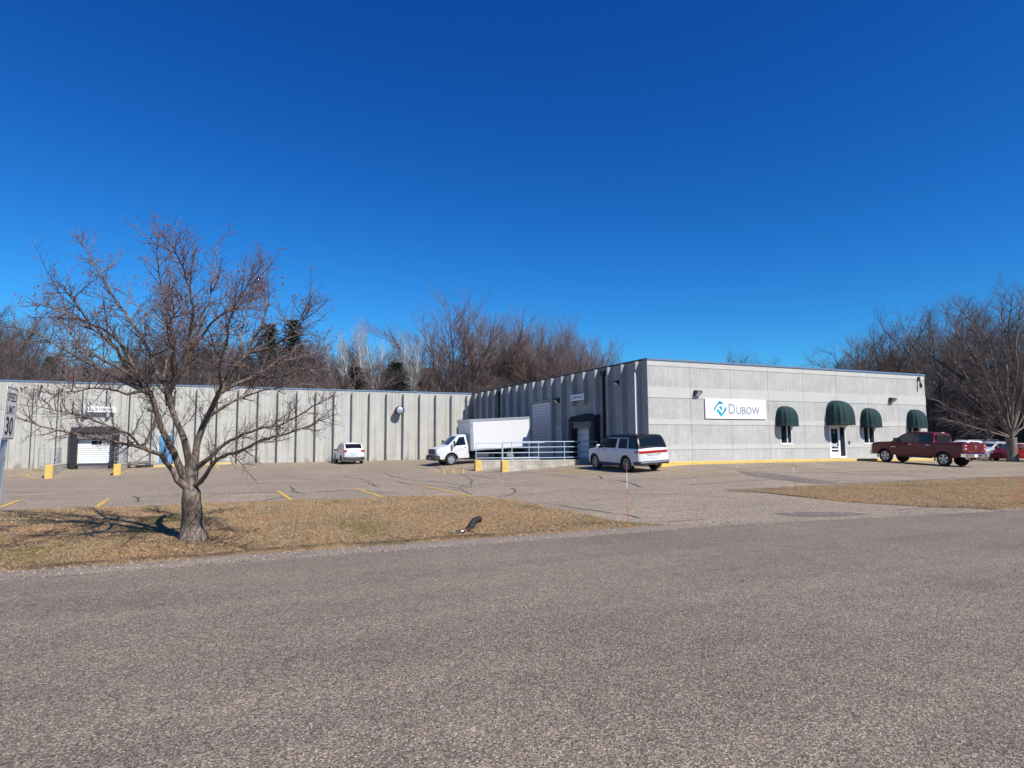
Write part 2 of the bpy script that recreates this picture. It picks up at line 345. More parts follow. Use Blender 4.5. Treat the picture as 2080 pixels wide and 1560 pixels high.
# measured ground heights (x, y, z) and surveyed shapes, metres
CP=[(25,30.5,.5),(31,30.4,.5),(37.3,30.2,.48),(43,30.0,.42),(48.5,29.9,.36),(20.4,29.4,.18),(20.4,32.8,.30),(22.4,33,.38),(39.5,28.5,.43),(39.5,24.9,.24),(41.5,24.9,.2),(15.6,43.8,.3),(20.1,44,.58),(23.2,44.5,.63),(23.2,41,.6),(23.2,36,.55),(16.1,36,.07),(15.2,39.5,-.15),
(10,54.5,.22),(11.8,54.5,.25),(-11.5,58.9,.28),(-25,58.9,.1),(-.5,58.9,.4),(6,58.9,.36),(13,58.9,.39),(19,58.9,.44),(23.2,58.9,.46),(23.2,50,.55),(-9.3,53.2,-.40),(-5.5,53.2,-.26),(-13,53,-.1),(-2,53,.05),(-5,24,.1),(2.4,24,.1),(7.7,24,.1),(16,24,.08),(-5,20.5,.05),(2.4,20.3,.04),(8,19.6,.04),(17,17.8,.04),(23,17.6,.04),(34,17.9,.02),(60,18,0),
(-30,20,0),(0,10.4,0),(9,10.4,0),(16,10.2,0),(60,9,0),(-30,10.4,0),(55,32.5,.12),(60,31,.02),(75,50,.1),(75,30,0),(0,40,.1),(-10,40,0),(12,36,.02),(-30,45,0),(50,40,.3)]
DATA = {"limbs":[[[[-0.136,13.418,0.051],[-0.153,13.465,0.31],[-0.169,13.362,0.583],[-0.185,13.297,0.851],[-0.208,13.385,1.023]],0.165,0.15],[[[-0.197,13.356,0.936],[-0.341,13.356,1.186],[-0.509,13.288,1.559],[-0.666,13.365,1.911],[-0.777,13.322,2.216],[-0.838,13.16,2.468],[-0.936,13.14,2.681],[-1.055,13.193,2.916],[-1.195,13.103,3.229],[-1.329,12.982,3.506],[-1.528,13.042,3.759],[-1.799,13.134,3.926],[-2.122,13.099,4.106],[-2.443,13.116,4.225],[-2.696,13.238,4.312]],0.1,0.012],[[[-0.185,13.297,0.851],[-0.43,13.292,1.096],[-0.562,13.269,1.346],[-0.706,13.091,1.532],[-0.843,12.966,1.603],[-1.092,13.016,1.69],[-1.359,12.983,1.75],[-1.65,12.843,1.832],[-1.927,12.812,1.889],[-2.307,12.899,1.994],[-2.548,12.785,2.069],[-2.731,12.599,2.154]],0.075,0.008],[[[-0.2,13.355,0.965],[-0.244,13.348,1.379],[-0.327,13.31,1.733],[-0.438,13.446,2.056],[-0.598,13.517,2.451],[-0.644,13.436,2.714],[-0.516,13.387,2.956],[-0.404,13.437,3.174],[-0.287,13.355,3.352],[-0.257,13.244,3.711],[-0.144,13.249,3.993],[-0.139,13.315,4.319],[-0.007,13.182,4.553],[0.023,13.109,4.909],[0.059,13.166,5.366],[0.084,13.16,5.903]],0.105,0.008],[[[-0.2,13.355,0.965],[-0.155,13.33,1.377],[-0.127,13.395,1.733],[-0.033,13.299,2.089],[0.111,13.196,2.401],[0.228,13.262,2.661],[0.321,13.296,2.914],[0.412,13.199,3.156],[0.564,13.157,3.37],[0.693,13.248,3.548],[0.795,13.228,3.87],[0.951,13.096,4.208],[0.971,13.153,4.62],[0.965,13.287,4.928],[0.94,13.286,5.225],[0.859,13.289,5.605]],0.1,0.01],[[[0.228,13.262,2.661],[0.582,13.188,2.894],[0.871,13.359,3.123],[1.13,13.513,3.295],[1.364,13.572,3.459],[1.714,13.689,3.612],[2.067,13.913,3.746],[2.284,14.019,4.3]],0.045,0.006],[[[-0.598,13.517,2.451],[-0.682,13.593,2.815],[-0.86,13.678,3.115],[-0.934,13.883,3.382],[-0.995,14.041,3.556],[-1.147,14.096,3.939],[-1.349,14.277,4.267],[-1.487,14.545,4.539],[-1.631,14.708,4.727],[-1.839,14.795,5.246],[-2.009,15.029,5.538],[-2.163,15.297,5.828],[-2.336,15.42,6.171],[-2.459,15.517,6.478]],0.07,0.006],[[[-0.974,13.987,3.497],[-0.68,13.701,3.623],[-0.665,13.677,3.801],[-0.623,13.521,4.051],[-0.663,13.306,4.277],[-0.727,13.229,4.455],[-0.818,13.19,4.915],[-0.835,12.982,5.178],[-0.853,12.745,5.409],[-0.843,12.595,5.677]],0.045,0.006],[[[-0.903,13.147,2.609],[-1.267,13.417,2.827],[-1.629,13.66,3.062],[-1.857,13.944,3.22],[-2.066,14.299,3.364],[-2.313,14.535,3.549],[-2.533,14.738,3.715],[-2.784,15.11,3.908],[-3.048,15.492,4.087],[-3.358,15.759,4.246],[-3.633,16.096,4.329]],0.055,0.007],[[[-1.055,13.193,2.916],[-1.331,13.129,3.238],[-1.401,12.822,3.444],[-1.569,12.683,3.631],[-1.738,12.53,3.767],[-1.833,12.171,4.004],[-1.903,11.837,4.158],[-2.017,11.657,4.327],[-2.088,11.421,4.322]],0.045,0.006],[[[-0.17,13.338,1.237],[0.038,13.172,1.424],[0.239,12.985,1.634],[0.441,12.878,1.773],[0.605,12.636,1.874],[0.899,12.353,1.988],[1.226,12.202,2.037],[1.464,12.018,2.188],[1.689,11.708,2.346],[1.839,11.53,2.447],[1.98,11.457,2.547]],0.055,0.006],[[[-0.197,13.356,0.936],[-0.023,13.145,1.055],[0.081,12.874,1.253],[0.185,12.739,1.426],[0.386,12.436,1.538],[0.549,12.069,1.581],[0.768,11.793,1.735],[0.949,11.582,1.797],[1.099,11.234,1.832],[1.301,10.847,1.902],[1.484,10.614,1.974],[1.654,10.345,2.079],[1.789,9.953,2.138]],0.06,0.006],[[[0.015,13.265,2.192],[0.341,13.07,2.428],[0.538,13.07,2.54],[0.742,13.116,2.611],[0.939,13.016,2.727],[1.262,12.868,2.77],[1.603,12.858,2.845],[1.942,12.8,2.926]],0.04,0.006],[[[-0.267,13.282,3.589],[-0.097,13.112,3.86],[0.019,12.79,4.034],[0.232,12.466,4.193],[0.383,12.295,4.294],[0.507,12.018,4.53],[0.592,11.651,4.706],[0.68,11.401,4.821],[0.786,11.197,4.908]],0.04,0.005],[[[-0.628,13.464,2.625],[-0.517,13.272,2.881],[-0.397,13.097,3.133],[-0.285,12.784,3.885],[-0.257,12.464,4.26],[-0.289,12.311,4.557],[-0.365,12.215,4.79],[-0.427,11.963,4.959],[-0.498,11.718,5.054],[-0.551,11.604,5.177],[-0.641,11.468,5.243],[-0.709,11.179,5.261]],0.055,0.005],[[[-0.777,13.322,2.216],[-0.94,13.264,1.724],[-1.038,13.135,1.681],[-1.162,12.807,1.891],[-1.354,12.581,1.976],[-1.508,12.442,2.044],[-1.625,12.169,2.113],[-1.779,11.811,2.173],[-1.954,11.587,2.211],[-2.189,11.443,2.258],[-2.348,11.128,2.266]],0.04,0.005],[[[-0.936,13.14,2.681],[-1.218,12.961,2.569],[-1.47,12.709,2.629],[-1.673,12.245,2.601],[-1.841,11.781,2.506],[-1.996,11.427,2.439],[-2.155,11.004,2.473]],0.035,0.005],[[[0.693,13.248,3.548],[1.045,12.885,3.606],[1.229,12.451,3.749],[1.355,11.953,3.835],[1.444,11.584,3.95],[1.485,11.234,4.103],[1.457,10.697,4.207]],0.035,0.005],[[[0.412,13.199,3.156],[0.592,13.392,3.573],[0.56,13.72,4.0],[0.656,14.18,4.487],[0.738,14.636,5.005],[0.916,14.936,5.442],[1.145,15.261,5.988]],0.04,0.005],[[[-0.653,13.567,2.691],[-0.732,13.9,3.024],[-0.699,14.231,3.627],[-0.671,14.747,4.3],[-0.68,15.25,4.913],[-0.781,15.697,5.543],[-0.896,16.263,6.132]],0.05,0.005],[[[-0.975,13.157,2.759],[-1.373,13.682,3.122],[-1.798,14.425,3.423],[-2.272,15.305,3.809],[-2.624,16.021,4.306],[-2.994,16.753,4.833],[-3.407,17.714,5.434]],0.045,0.005],[[[0.111,13.196,2.401],[0.24,12.611,2.76],[0.175,12.139,3.131],[0.259,11.519,3.38],[0.273,10.746,3.642],[0.319,9.996,3.862],[0.308,9.36,4.028]],0.045,0.005],[[[0.773,13.301,3.045],[1.218,12.795,2.984],[1.445,12.181,3.061],[1.664,11.672,3.058],[1.728,11.156,2.968]],0.03,0.005],[[[-0.516,13.387,2.956],[-0.572,12.935,3.279],[-0.51,12.327,3.537],[-0.578,11.581,3.731],[-0.393,10.748,3.887],[-0.42,10.088,4.027]],0.04,0.005]],"rlimbs":[[[[58.93,31.46,0.08],[58.88,31.44,0.56],[58.82,31.39,1.35],[58.73,31.36,2.02]],0.3,0.27],[[[58.77,31.35,1.94],[58.28,31.72,2.86],[57.45,32.25,3.74],[56.88,32.67,4.6],[56.27,33.1,5.45],[55.37,33.67,6.3],[54.75,34.11,7.14],[54.0,34.61,7.99]],0.1,0.015],[[[58.77,31.35,1.94],[57.82,31.43,3.18],[56.83,31.53,4.32],[55.62,31.74,5.43],[54.72,31.81,6.51],[53.71,31.94,7.57],[52.5,32.16,8.6],[51.55,32.25,9.62]],0.1,0.015],[[[58.77,31.35,1.94],[58.48,31.8,3.48],[58.39,32.17,4.93],[58.18,32.59,6.38],[57.71,33.14,7.82],[57.55,33.54,9.27],[57.28,33.99,10.72],[56.87,34.5,12.19]],0.12,0.015],[[[58.77,31.35,1.94],[58.24,31.42,3.66],[57.84,31.44,5.27],[57.11,31.62,6.84],[56.62,31.69,8.39],[56.19,31.73,9.91],[55.45,31.92,11.42],[54.96,31.99,12.91]],0.13,0.015],[[[58.77,31.35,1.94],[57.98,31.08,3.47],[57.18,30.84,4.88],[56.18,30.69,6.23],[55.48,30.4,7.54],[54.68,30.17,8.8],[53.69,30.03,10.03],[52.97,29.77,11.23]],0.1,0.015],[[[58.77,31.35,1.94],[58.81,31.3,3.77],[58.63,31.37,5.49],[58.77,31.29,7.18],[58.74,31.29,8.84],[58.56,31.36,10.5],[58.7,31.28,12.14],[58.61,31.32,13.79]],0.14,0.015],[[[58.77,31.35,1.94],[58.43,31.0,3.79],[58.16,30.63,5.49],[58.06,30.2,7.13],[57.63,29.92,8.72],[57.37,29.56,10.28],[57.27,29.14,11.8],[56.9,28.84,13.29]],0.13,0.015],[[[58.77,31.35,1.94],[57.36,31.4,2.46],[55.91,31.47,2.94],[54.67,31.45,3.4],[53.12,31.57,3.85],[51.67,31.64,4.27],[50.44,31.62,4.69],[48.95,31.71,5.09]],0.07,0.015],[[[58.77,31.35,1.94],[58.92,31.83,2.7],[58.73,32.48,3.42],[58.76,33.02,4.14],[58.84,33.55,4.86],[58.57,34.23,5.6],[58.54,34.8,6.33],[58.44,35.4,7.08]],0.09,0.015],[[[58.77,31.35,1.94],[59.23,31.29,3.5],[59.99,31.1,4.96],[60.62,30.98,6.41],[61.07,30.94,7.84],[61.87,30.74,9.27],[62.52,30.61,10.71],[63.11,30.5,12.14]],0.12,0.015],[[[58.77,31.35,1.94],[59.13,30.9,3.11],[59.43,30.5,4.19],[59.63,30.14,5.24],[60.15,29.63,6.27],[60.47,29.22,7.27],[60.69,28.86,8.27],[61.15,28.39,9.24]],0.11,0.015],[[[58.77,31.35,1.94],[59.62,31.24,3.75],[60.45,31.15,5.46],[61.57,30.93,7.16],[62.4,30.85,8.86],[63.29,30.74,10.56],[64.46,30.49,12.27],[65.34,30.38,13.99]],0.12,0.015],[[[58.77,31.35,1.94],[59.31,31.04,2.55],[60.14,30.59,3.12],[60.68,30.28,3.68],[61.33,29.92,4.23],[62.21,29.46,4.77],[62.77,29.14,5.31],[63.52,28.74,5.84]],0.08,0.015],[[[58.77,31.35,1.94],[57.31,31.29,2.18],[55.97,31.18,2.41],[54.69,31.04,2.62],[53.11,31.04,2.83],[51.79,30.92,3.02],[50.52,30.78,3.21],[49.07,30.73,3.39]],0.05,0.015],[[[58.77,31.35,1.94],[57.48,31.04,3.1],[56.37,30.66,4.15],[55.26,30.28,5.14],[53.88,30.03,6.09],[52.79,29.66,7.0],[51.69,29.29,7.87],[50.43,28.99,8.71]],0.09,0.015],[[[58.77,31.35,1.94],[57.95,30.65,3.21],[57.15,29.96,4.36],[56.55,29.18,5.44],[55.64,28.55,6.46],[54.84,27.87,7.43],[54.22,27.11,8.35],[53.34,26.48,9.23]],0.1,0.015]],"cracks":[[2,[[1.11,19.99],[1.78,21.5],[2.29,22.16],[2.7,22.35]]],[2,[[3.12,27.66],[3.02,25.62],[2.82,24.53],[3.08,23.19]]],[1,[[-0.22,29.01],[1.74,32.03],[2.98,28.97],[3.77,28.91],[6.22,29.77],[7.87,29.78],[7.66,26.48],[8.53,24.07],[8.53,22.64],[7.82,20.0]]],[1.2,[[0.27,24.73],[1.67,24.66],[3.08,23.19],[4.43,23.98],[5.02,23.66]]],[1,[[6.87,36.27],[6.88,29.87]]],[2,[[6.49,29.08],[6.1,25.47]]],[1.2,[[9.22,28.89],[9.35,24.72]]],[1.2,[[8.88,23.3],[9.76,24.52],[10.9,25.46],[13.16,25.37]]],[1.2,[[9.87,41.92],[11.32,41.4],[12.51,40.19]]],[2,[[14.64,44.17],[14.31,42.16],[13.9,40.08]]],[1.4,[[10.39,22.6],[9.97,21.18],[9.12,19.75],[8.43,19.27]]],[1,[[9.26,19.67],[10.17,19.63],[11.69,20.8],[12.65,20.56]]],[1,[[16.82,39.28],[16.3,31.42],[15.93,26.61],[16.38,24.07]]],[3,[[16.38,24.07],[15.67,22.26],[14.83,20.49]]],[1,[[16.38,24.07],[19.46,23.77],[23.06,24.16]]],[2,[[17.54,27.79],[16.64,26.04]]],[3,[[16.49,17.88],[17.18,18.02]]],[1.2,[[13.94,16.67],[14.3,16.05],[14.44,15.17]]],[1.2,[[9.03,11.52],[9.57,11.54],[10.07,11.49]]],[2,[[8.76,15.79],[8.73,15.05],[8.89,14.26],[8.91,13.6],[9.07,13.14],[8.91,12.42]]],[1.2,[[26.34,23.62],[27.99,22.87],[30.15,22.76],[34.62,22.16]]],[1,[[15.51,10.88],[16.89,10.88],[18.24,10.65]]],[1,[[13.32,10.12],[13.64,9.55]]],[1,[[-5.69,26.56],[-4.04,27.3],[-2.95,28.06],[-0.85,27.36],[-0.2,27.6]]],[1,[[-6.74,30.05],[-4.63,28.27],[-3.45,28.39]]],[1.6,[[-2.01,24.6],[-1.76,23.44],[-1.71,22.32]]],[1,[[10.13,40.68],[9.24,34.95],[8.73,30.37],[9.22,28.89]]],[1,[[3.71,39.86],[4.84,32.82],[5.98,31.56]]],[1,[[13.77,40.08],[13.37,33.96],[12.56,29.33],[14.08,29.23]]],[1,[[12.65,18.99],[13.18,17.52],[14.4,17.31]]],[1.4,[[26.74,21.72],[29.84,21.49],[29.13,19.11]]],[1,[[3.5,23.68],[4.6,24.15],[5.88,22.24]]],[3.0,[[17.02,17.85],[18.43,17.88],[20.45,17.91],[22.2,18.17],[24.76,18.28],[28.98,18.2],[31.87,18.21],[34.9,18.22]]],[1.2,[[33.29,21.82],[33.9,20.26],[37.59,19.61]]],[1,[[17.18,20.65],[20.15,21.11],[23.14,21.3]]],[1.2,[[12.99,34.48],[11.25,28.59],[9.7,24.92],[8.72,23.67]]]],"patch1":[[24.57,25.73],[24.84,23.74],[23.87,20.89],[23.02,18.61],[21.82,18.64],[22.31,20.8],[23.0,23.46]],"patch2":[[12.13,11.65],[13.19,11.59],[13.91,11.08],[13.98,10.56],[13.0,10.62],[12.22,11.02]],"lines":[[[25.56,30.01],[25.22,24.95]],[[30.64,29.59],[29.64,24.15]],[[22.58,29.19],[21.8,25.56]],[[23.0,25.76],[23.68,25.61]],[[17.01,33.38],[20.04,33.61]],[[17.72,31.54],[20.04,33.61]],[[17.88,30.76],[19.68,32.36]],[[18.33,29.76],[19.99,31.02]],[[16.95,32.66],[18.95,28.63]],[[17.31,35.92],[21.74,35.86]],[[21.63,37.85],[22.53,36.55]],[[12.78,42.59],[13.57,42.93]],[[-11.75,53.33],[-11.07,55.43]],[[-11.07,55.43],[-9.46,51.1]],[[-12.62,57.8],[-10.65,57.63]],[[-5.4,53.16],[-5.0,56.42]],[[-5.0,56.42],[-3.2,57.47]],[[12.31,39.04],[14.28,41.56]],[[14.28,41.56],[16.27,41.77]],[[14.22,41.28],[12.65,36.28]],[[14.95,41.52],[13.6,37.16]],[[15.71,41.61],[14.6,38.58]],[[0.83,56.61],[1.01,52.55]],[[3.4,53.52],[3.56,51.35]],[[6.22,55.09],[6.32,51.0]],[[36.14,24.51],[38.18,25.0]],[[38.38,26.64],[40.64,27.71]],[[29.31,25.62],[29.46,28.49]],[[23.16,26.84],[23.58,25.49]]],"big":[[28.9,77.7,1,19.0],[35.0,81.6,1,18.4]],"vase":[[37.0,78.7,1,15.9],[39.0,75.4,1,16.8],[41.0,72.4,1,16.2],[45.4,74.9,1,15.3],[49.3,77.5,1,14.6],[43.1,89.0,1,17.3],[46.2,85.4,1,16.2],[48.6,97.5,1,17.4],[52.4,90.3,1,16.5]],"birch":[[17.7,81.2,1.5,14.3],[20.3,82.0,1.5,15.5],[22.3,76.9,1.5,13.6],[16.1,86.4,1.5,13.4]],"spruce":[[7.0,88.2,1,16.5],[10.0,88.9,1,17.4],[15.0,74.1,1,9.7],[19.2,72.1,1,10.2],[-17.4,95.6,1,11.9],[-0.1,87.4,1,12.8],[4.7,89.6,1,12.4],[-19.1,94.3,1,10.3],[-9.2,94.0,1,11.3],[3.1,83.9,1,10.7],[-5.2,94.4,1,11.2]],"brown":[[-24.5,98.7,2,12.9],[-21.8,95.3,2,11.9],[-20.2,96.8,2,11.5],[-17.3,91.1,2,10.4],[-17.0,97.6,2,10.4],[-14.5,93.2,2,9.6],[-13.4,98.2,2,10.6],[-10.4,92.4,2,9.8],[-8.0,89.0,2,10.2],[-6.3,93.6,2,11.7],[-3.9,89.2,2,11.8],[-1.7,86.0,2,11.1],[0.4,89.3,2,12.4],[2.6,85.1,2,11.0],[5.3,89.3,2,11.9],[6.9,84.2,2,10.7],[9.5,89.6,2,12.0],[11.0,84.5,2,11.6],[13.2,85.6,2,12.3],[14.2,80.9,2,10.7],[17.4,88.0,2,13.2],[18.8,85.4,2,10.6],[22.0,90.4,2,11.9],[24.0,87.4,2,10.6],[26.2,84.3,2,9.7],[30.8,89.7,2,11.2],[33.7,91.6,2,11.7],[34.6,86.9,2,10.6],[37.6,87.6,2,11.8],[38.5,82.9,2,10.6],[42.7,84.2,2,11.6],[44.6,81.0,2,11.7],[48.5,81.5,2,11.3],[52.7,82.9,2,11.4],[-26.6,107.8,2,18.9],[-25.3,111.6,2,19.5],[-27.1,103.7,2,18.5],[-24.5,118.0,2,18.0],[-30.8,112.0,2,19.2],[-8.0,107.2,2,16.6],[-4.9,102.4,2,17.1],[-2.4,99.0,2,17.0],[0.1,101.3,2,16.3],[2.4,103.5,2,16.0],[13.2,92.1,2,14.1],[15.6,96.5,2,14.3],[17.7,98.8,2,14.4],[9.3,104.8,2,15.1],[12.9,105.4,2,15.2],[-21.5,124.7,2,15.2],[-18.8,126.8,2,14.6],[-14.8,122.8,2,14.0],[-10.9,116.5,2,14.7],[6.4,103.9,2,15.6],[31.0,94.9,2,13.5],[21.5,99.2,2,14.6],[26.1,99.3,2,14.4],[28.0,94.0,2,14.7],[45.2,99.1,2,16.0],[-28.8,122.1,2,19.9],[-21.8,101.6,2,14.6],[-20.3,107.7,2,13.8]],"rback":[[94.0,70.9,0,18.0],[92.5,66.0,0,19.3],[102.8,69.8,0,21.2],[95.5,62.2,0,20.5],[104.2,64.6,0,22.8],[111.4,65.5,0,24.1],[119.4,66.3,0,23.8],[88.4,45.6,0,20.2],[94.3,47.3,0,20.2],[103.8,83.1,0,16.5],[104.1,104.8,0,20.3],[115.6,110.4,0,20.9],[108.5,113.7,0,21.1],[114.0,55.6,0,22.2],[91.1,61.4,0,15.7],[91.4,58.0,0,15.9],[87.5,64.2,0,15.9]]}

# ------------------------------------------------------------------ ground, road, lot
CPa = np.array(CP)
def _rbf():
    A = CPa; n = len(A); D = np.hypot(A[:, None, 0]-A[None, :, 0], A[:, None, 1]-A[None, :, 1])
    K = np.zeros((n+3, n+3)); K[:n, :n] = D + np.eye(n)*-.6; K[:n, n] = 1; K[:n, n+1:] = A[:, :2]; K[n:, :n] = K[:n, n:].T
    return np.linalg.solve(K, np.r_[A[:, 2], 0, 0, 0])
WT = _rbf()
def LZ(x, y):
    x = np.asarray(x, float); y = np.asarray(y, float)
    D = np.hypot(x[..., None]-CPa[:, 0], y[..., None]-CPa[:, 1]); return D@WT[:-3]+WT[-3]+WT[-2]*x+WT[-1]*y
def lz(x, y): return float(LZ(x, y))
X0, Y0, Y1, TOP = 23.185, 31.229, 58.871, 6.611
def road_edge(x): return float(np.interp(x, [-80, 10, 14.5, 18, 30, 95], [10.4, 10.4, 9.95, 9.4, 9.0, 8.6]))
VL_E = ([0, .12, .4, .8, .95, 1.], [8.9, 8.25, 8.36, 8.45, 8.2, 7.4])           # right end of the left verge by v
def verge_l(u, v):
    xe = float(np.interp(v, *VL_E)); x = -60 + (xe+60)*u
    yn = 10.93+(.07*math.sin(x*1.3)+.05*math.sin(x*3.7+1)+.03*math.sin(x*9.1))*(x < 7); yb = np.interp(x, [-60, -4.6, 0, 8.4], [21.0, 20.6, 20.05, 19.75]); y = yn + (yb-yn)*v
    e = max(0, min(1, (xe-x)/2.2)); e = e*e*(3-2*e)
    z = np.interp(y, [10.9, 11.25, 11.75, 12.3, 13.1, 15.5, 18, 20.2, 21], [-.03, .045, -.05, -.11, -.01, .16, .15, .09, .0])
    base = lz(x, y)
    z = base*.9*max(0, min(1, (y-11)/4)) + z*e + .02*(1-e) + .02*math.sin(x*1.7+y)*math.sin(y*1.3-x*.6)*e
    if v < .001 or v > .999 or u > .999: z = base-.03
    return x, float(y), z
def verge_r(u, v):
    xs = float(np.interp(v, [0, .12, .35, .6, .85, 1.], [18.3, 16.9, 16.2, 16.5, 16.8, 16.2])); x = xs + (95-xs)*u**1.6
    yn = road_edge(x)+.35; yb = np.interp(x, [16, 34, 95], [17.75, 17.95, 18.2]); y = yn+(yb-yn)*v
    e = max(0, min(1, (x-xs)/3.)); e = e*e*(3-2*e)
    z = np.interp(v, [0, .04, .15, .35, .7, .95, 1.], [-.03, .03, -.01, -.02, .07, .05, -.03])*(.3+.7*e) + .02*math.sin(x*1.1+y)*math.sin(y*1.5)*e
    base = lz(x, y)
    if v < .001 or v > .999 or u < .001: return x, float(y), base-.03
    return x, float(y), base*.8*v + z + .012
def in_verge(x, y):
    d1 = min(y-11.2, 19.5-y, 8.1-x); d2 = min(y-road_edge(x)-.7, 17.4-y, x-17.6)
    return max(d1, d2, 0)
def sheet(name, xs, ys, zf, m, kind='structure'):
    X, Y = np.meshgrid(xs, ys, indexing='ij'); Z = zf(X, Y); nx, ny = X.shape
    me = bpy.data.meshes.new(name)
    V = np.stack([X, Y, Z], -1).reshape(-1, 3); idx = np.arange(nx*ny).reshape(nx, ny)
    Fc = np.stack([idx[:-1, :-1], idx[1:, :-1], idx[1:, 1:], idx[:-1, 1:]], -1).reshape(-1, 4)
    me.from_pydata(V.tolist(), [], Fc.tolist()); me.update(); me.polygons.foreach_set('use_smooth', [True]*len(me.polygons))
    o = obj(name, me, m); return tag(o, kind=kind)
def hill(x, y):
    return np.clip((y-66)/45, 0, 1)**1.2*(3.2+5.5*np.clip((30-x)/60, 0, 1))
def ground_z(X, Y):
    inside = np.clip(np.minimum.reduce([Y+.5, 66-Y, 96-X, X+62])/1.5, 0, 1)
    return -.06 - 1.3*inside + hill(X, Y)
gx = np.r_[-700, -400, -200, np.arange(-110, 150, 4), 200, 400, 900]; gy = np.r_[-500, -200, -60, -20, -6, -2, -1, 0, 1, 4, 20, 50, np.arange(62, 150, 4), 200, 400, 900]
g = sheet('ground', gx, gy, ground_z, M_EARTH)
rdg = sheet('reflection_ridge', np.arange(-260, 301, 10.), np.r_[-170, -120, -100, -90, -84, -80, -76], lambda X, Y: np.interp(Y, [-170, -120, -90, -80, -76], [8, 14, 12.5, 8, -.5]) + 1.5*np.sin(X*.13)*np.sin(X*.047+2)*(Y < -78), M_LEAFLITTER)  # unseen ridge behind the camera, added to darken reflections in window and car glass
lotx = np.unique(np.r_[np.arange(-62, -14, 2.), np.arange(-14, 56, .5), np.arange(56, 97, 2.)]); loty = np.unique(np.r_[9.0, 9.6, 10.2, np.arange(10.5, 36, .5), np.arange(36, 60, .5)])
def lot_z(X, Y):
    Z = LZ(X, Y); D = np.vectorize(in_verge, otypes=[float])(X, Y); return Z - np.minimum(.35, D*.5)
lot = sheet('parking_lot', lotx, loty, lot_z, M_LOT)
rx = np.unique(np.r_[np.arange(-80, 110, 1.)]); ry = np.linspace(0, 1, 24)
def road():
    mb = MB(); P = []
    for x in rx:
        e = road_edge(x)+.02*math.sin(x*2.3)+.012*math.sin(x*7.1)
        P.append([(x, -1.2+(e+1.2)*t, max(.010+.05*math.sin(math.pi*t), lz(x, -1.2+(e+1.2)*t)+.008) if -62 < x < 95 and t > .8 else .010+.05*math.sin(math.pi*t)) for t in ry])
    mb.grid(P); o = obj('road', mb, M_ROAD, smooth=60); return tag(o, kind='structure')
# keep the lot sheet under the road and level with its edge
road()
def verge(name, fn, us, vs, m):
    mb = MB(); mb.grid([[fn(u, v) for v in vs] for u in us]); o = obj(name, mb, m, smooth=80); return tag(o, kind='structure')
usl = np.unique(np.r_[np.linspace(0, .55, 12), np.linspace(.55, 1, 110)]); vsl = np.unique(np.r_[0, .012, .03, .05, np.linspace(.08, .98, 32), 1])
verge('grass_verge', verge_l, usl, vsl, M_GRASS)
usr = np.unique(np.r_[0, np.linspace(0.002, 1, 80)]); vsr = np.unique(np.r_[0, .02, .05, np.linspace(.1, .97, 24), 1])
verge('grass_verge', verge_r, usr, vsr, M_GRASS)
def shoulder():
    mb = MB(); P = []
    for x in np.arange(-60, 10.6, .35):
        t = max(0, (x-8.2)/2.2)
        y0 = 10.36+.03*math.sin(x*3.1); y1 = 11.06+.05*math.sin(x*1.9)+.04*math.sin(x*5.3) - t*.55
        P.append([(x, y0+(y1-y0)*q, lz(x, y0+(y1-y0)*q)+.018-(.012 if q in (0, 1) else 0)) for q in (0, .33, .66, 1)])
    mb.grid(P); tag(obj('gravel_shoulder', mb, M_GRAVEL, smooth=60), kind='structure')
    mb = MB(); P = []
    for x in np.arange(17.5, 95, 1.):
        e = road_edge(x); P.append([(x, e-.1+.55*q, lz(x, e)+.02-(.01 if q in (0, 1) else 0)) for q in (0, .5, 1)])
    mb.grid(P); tag(obj('gravel_shoulder', mb, M_GRAVEL, smooth=60), kind='structure')
shoulder()
# grass blades, gravel stones
def blades(name, fn, n, umin, hmin, hmax, seed, vmax=.985, up_=1):
    rs = np.random.RandomState(seed)
    gu = np.linspace(0, 1, 260); gv = np.linspace(0, 1, 60)
    G = np.array([[fn(u, v) for v in gv] for u in gu])
    U = umin[0] + (umin[1]-umin[0])*rs.rand(n); V = .004 + (vmax-.004)*rs.rand(n)
    fu = U*(len(gu)-1); fv = V*(len(gv)-1); iu = np.minimum(fu.astype(int), len(gu)-2); iv = np.minimum(fv.astype(int), len(gv)-2); a = (fu-iu)[:, None]; b = (fv-iv)[:, None]
    P = G[iu, iv]*(1-a)*(1-b)+G[iu+1, iv]*a*(1-b)+G[iu, iv+1]*(1-a)*b+G[iu+1, iv+1]*a*b
    th = rs.rand(n)*6.283; h = hmin+(hmax-hmin)*rs.rand(n)**1.5; wd = .0025+.0045*rs.rand(n)
    dx = np.cos(th)*wd; dy = np.sin(th)*wd; lean = h*(.6+1.8*rs.rand(n)); la = rs.rand(n)*6.283
    Vv = np.empty((n, 3, 3)); Vv[:, 0] = P + np.stack([-dx, -dy, 0*dx-.004], -1); Vv[:, 1] = P + np.stack([dx, dy, 0*dx-.004], -1); Vv[:, 2] = P + np.stack([np.cos(la)*lean, np.sin(la)*lean, h], -1)
    me = bpy.data.meshes.new(name); me.vertices.add(n*3); me.vertices.foreach_set('co', Vv.ravel()); me.loops.add(n*3); me.loops.foreach_set('vertex_index', np.arange(n*3, dtype=np.int32))
    me.polygons.add(n); me.polygons.foreach_set('loop_start', np.arange(0, n*3, 3, dtype=np.int32)); me.update(calc_edges=True)
    return tag(obj(name, me, M_BLADE), kind='stuff')
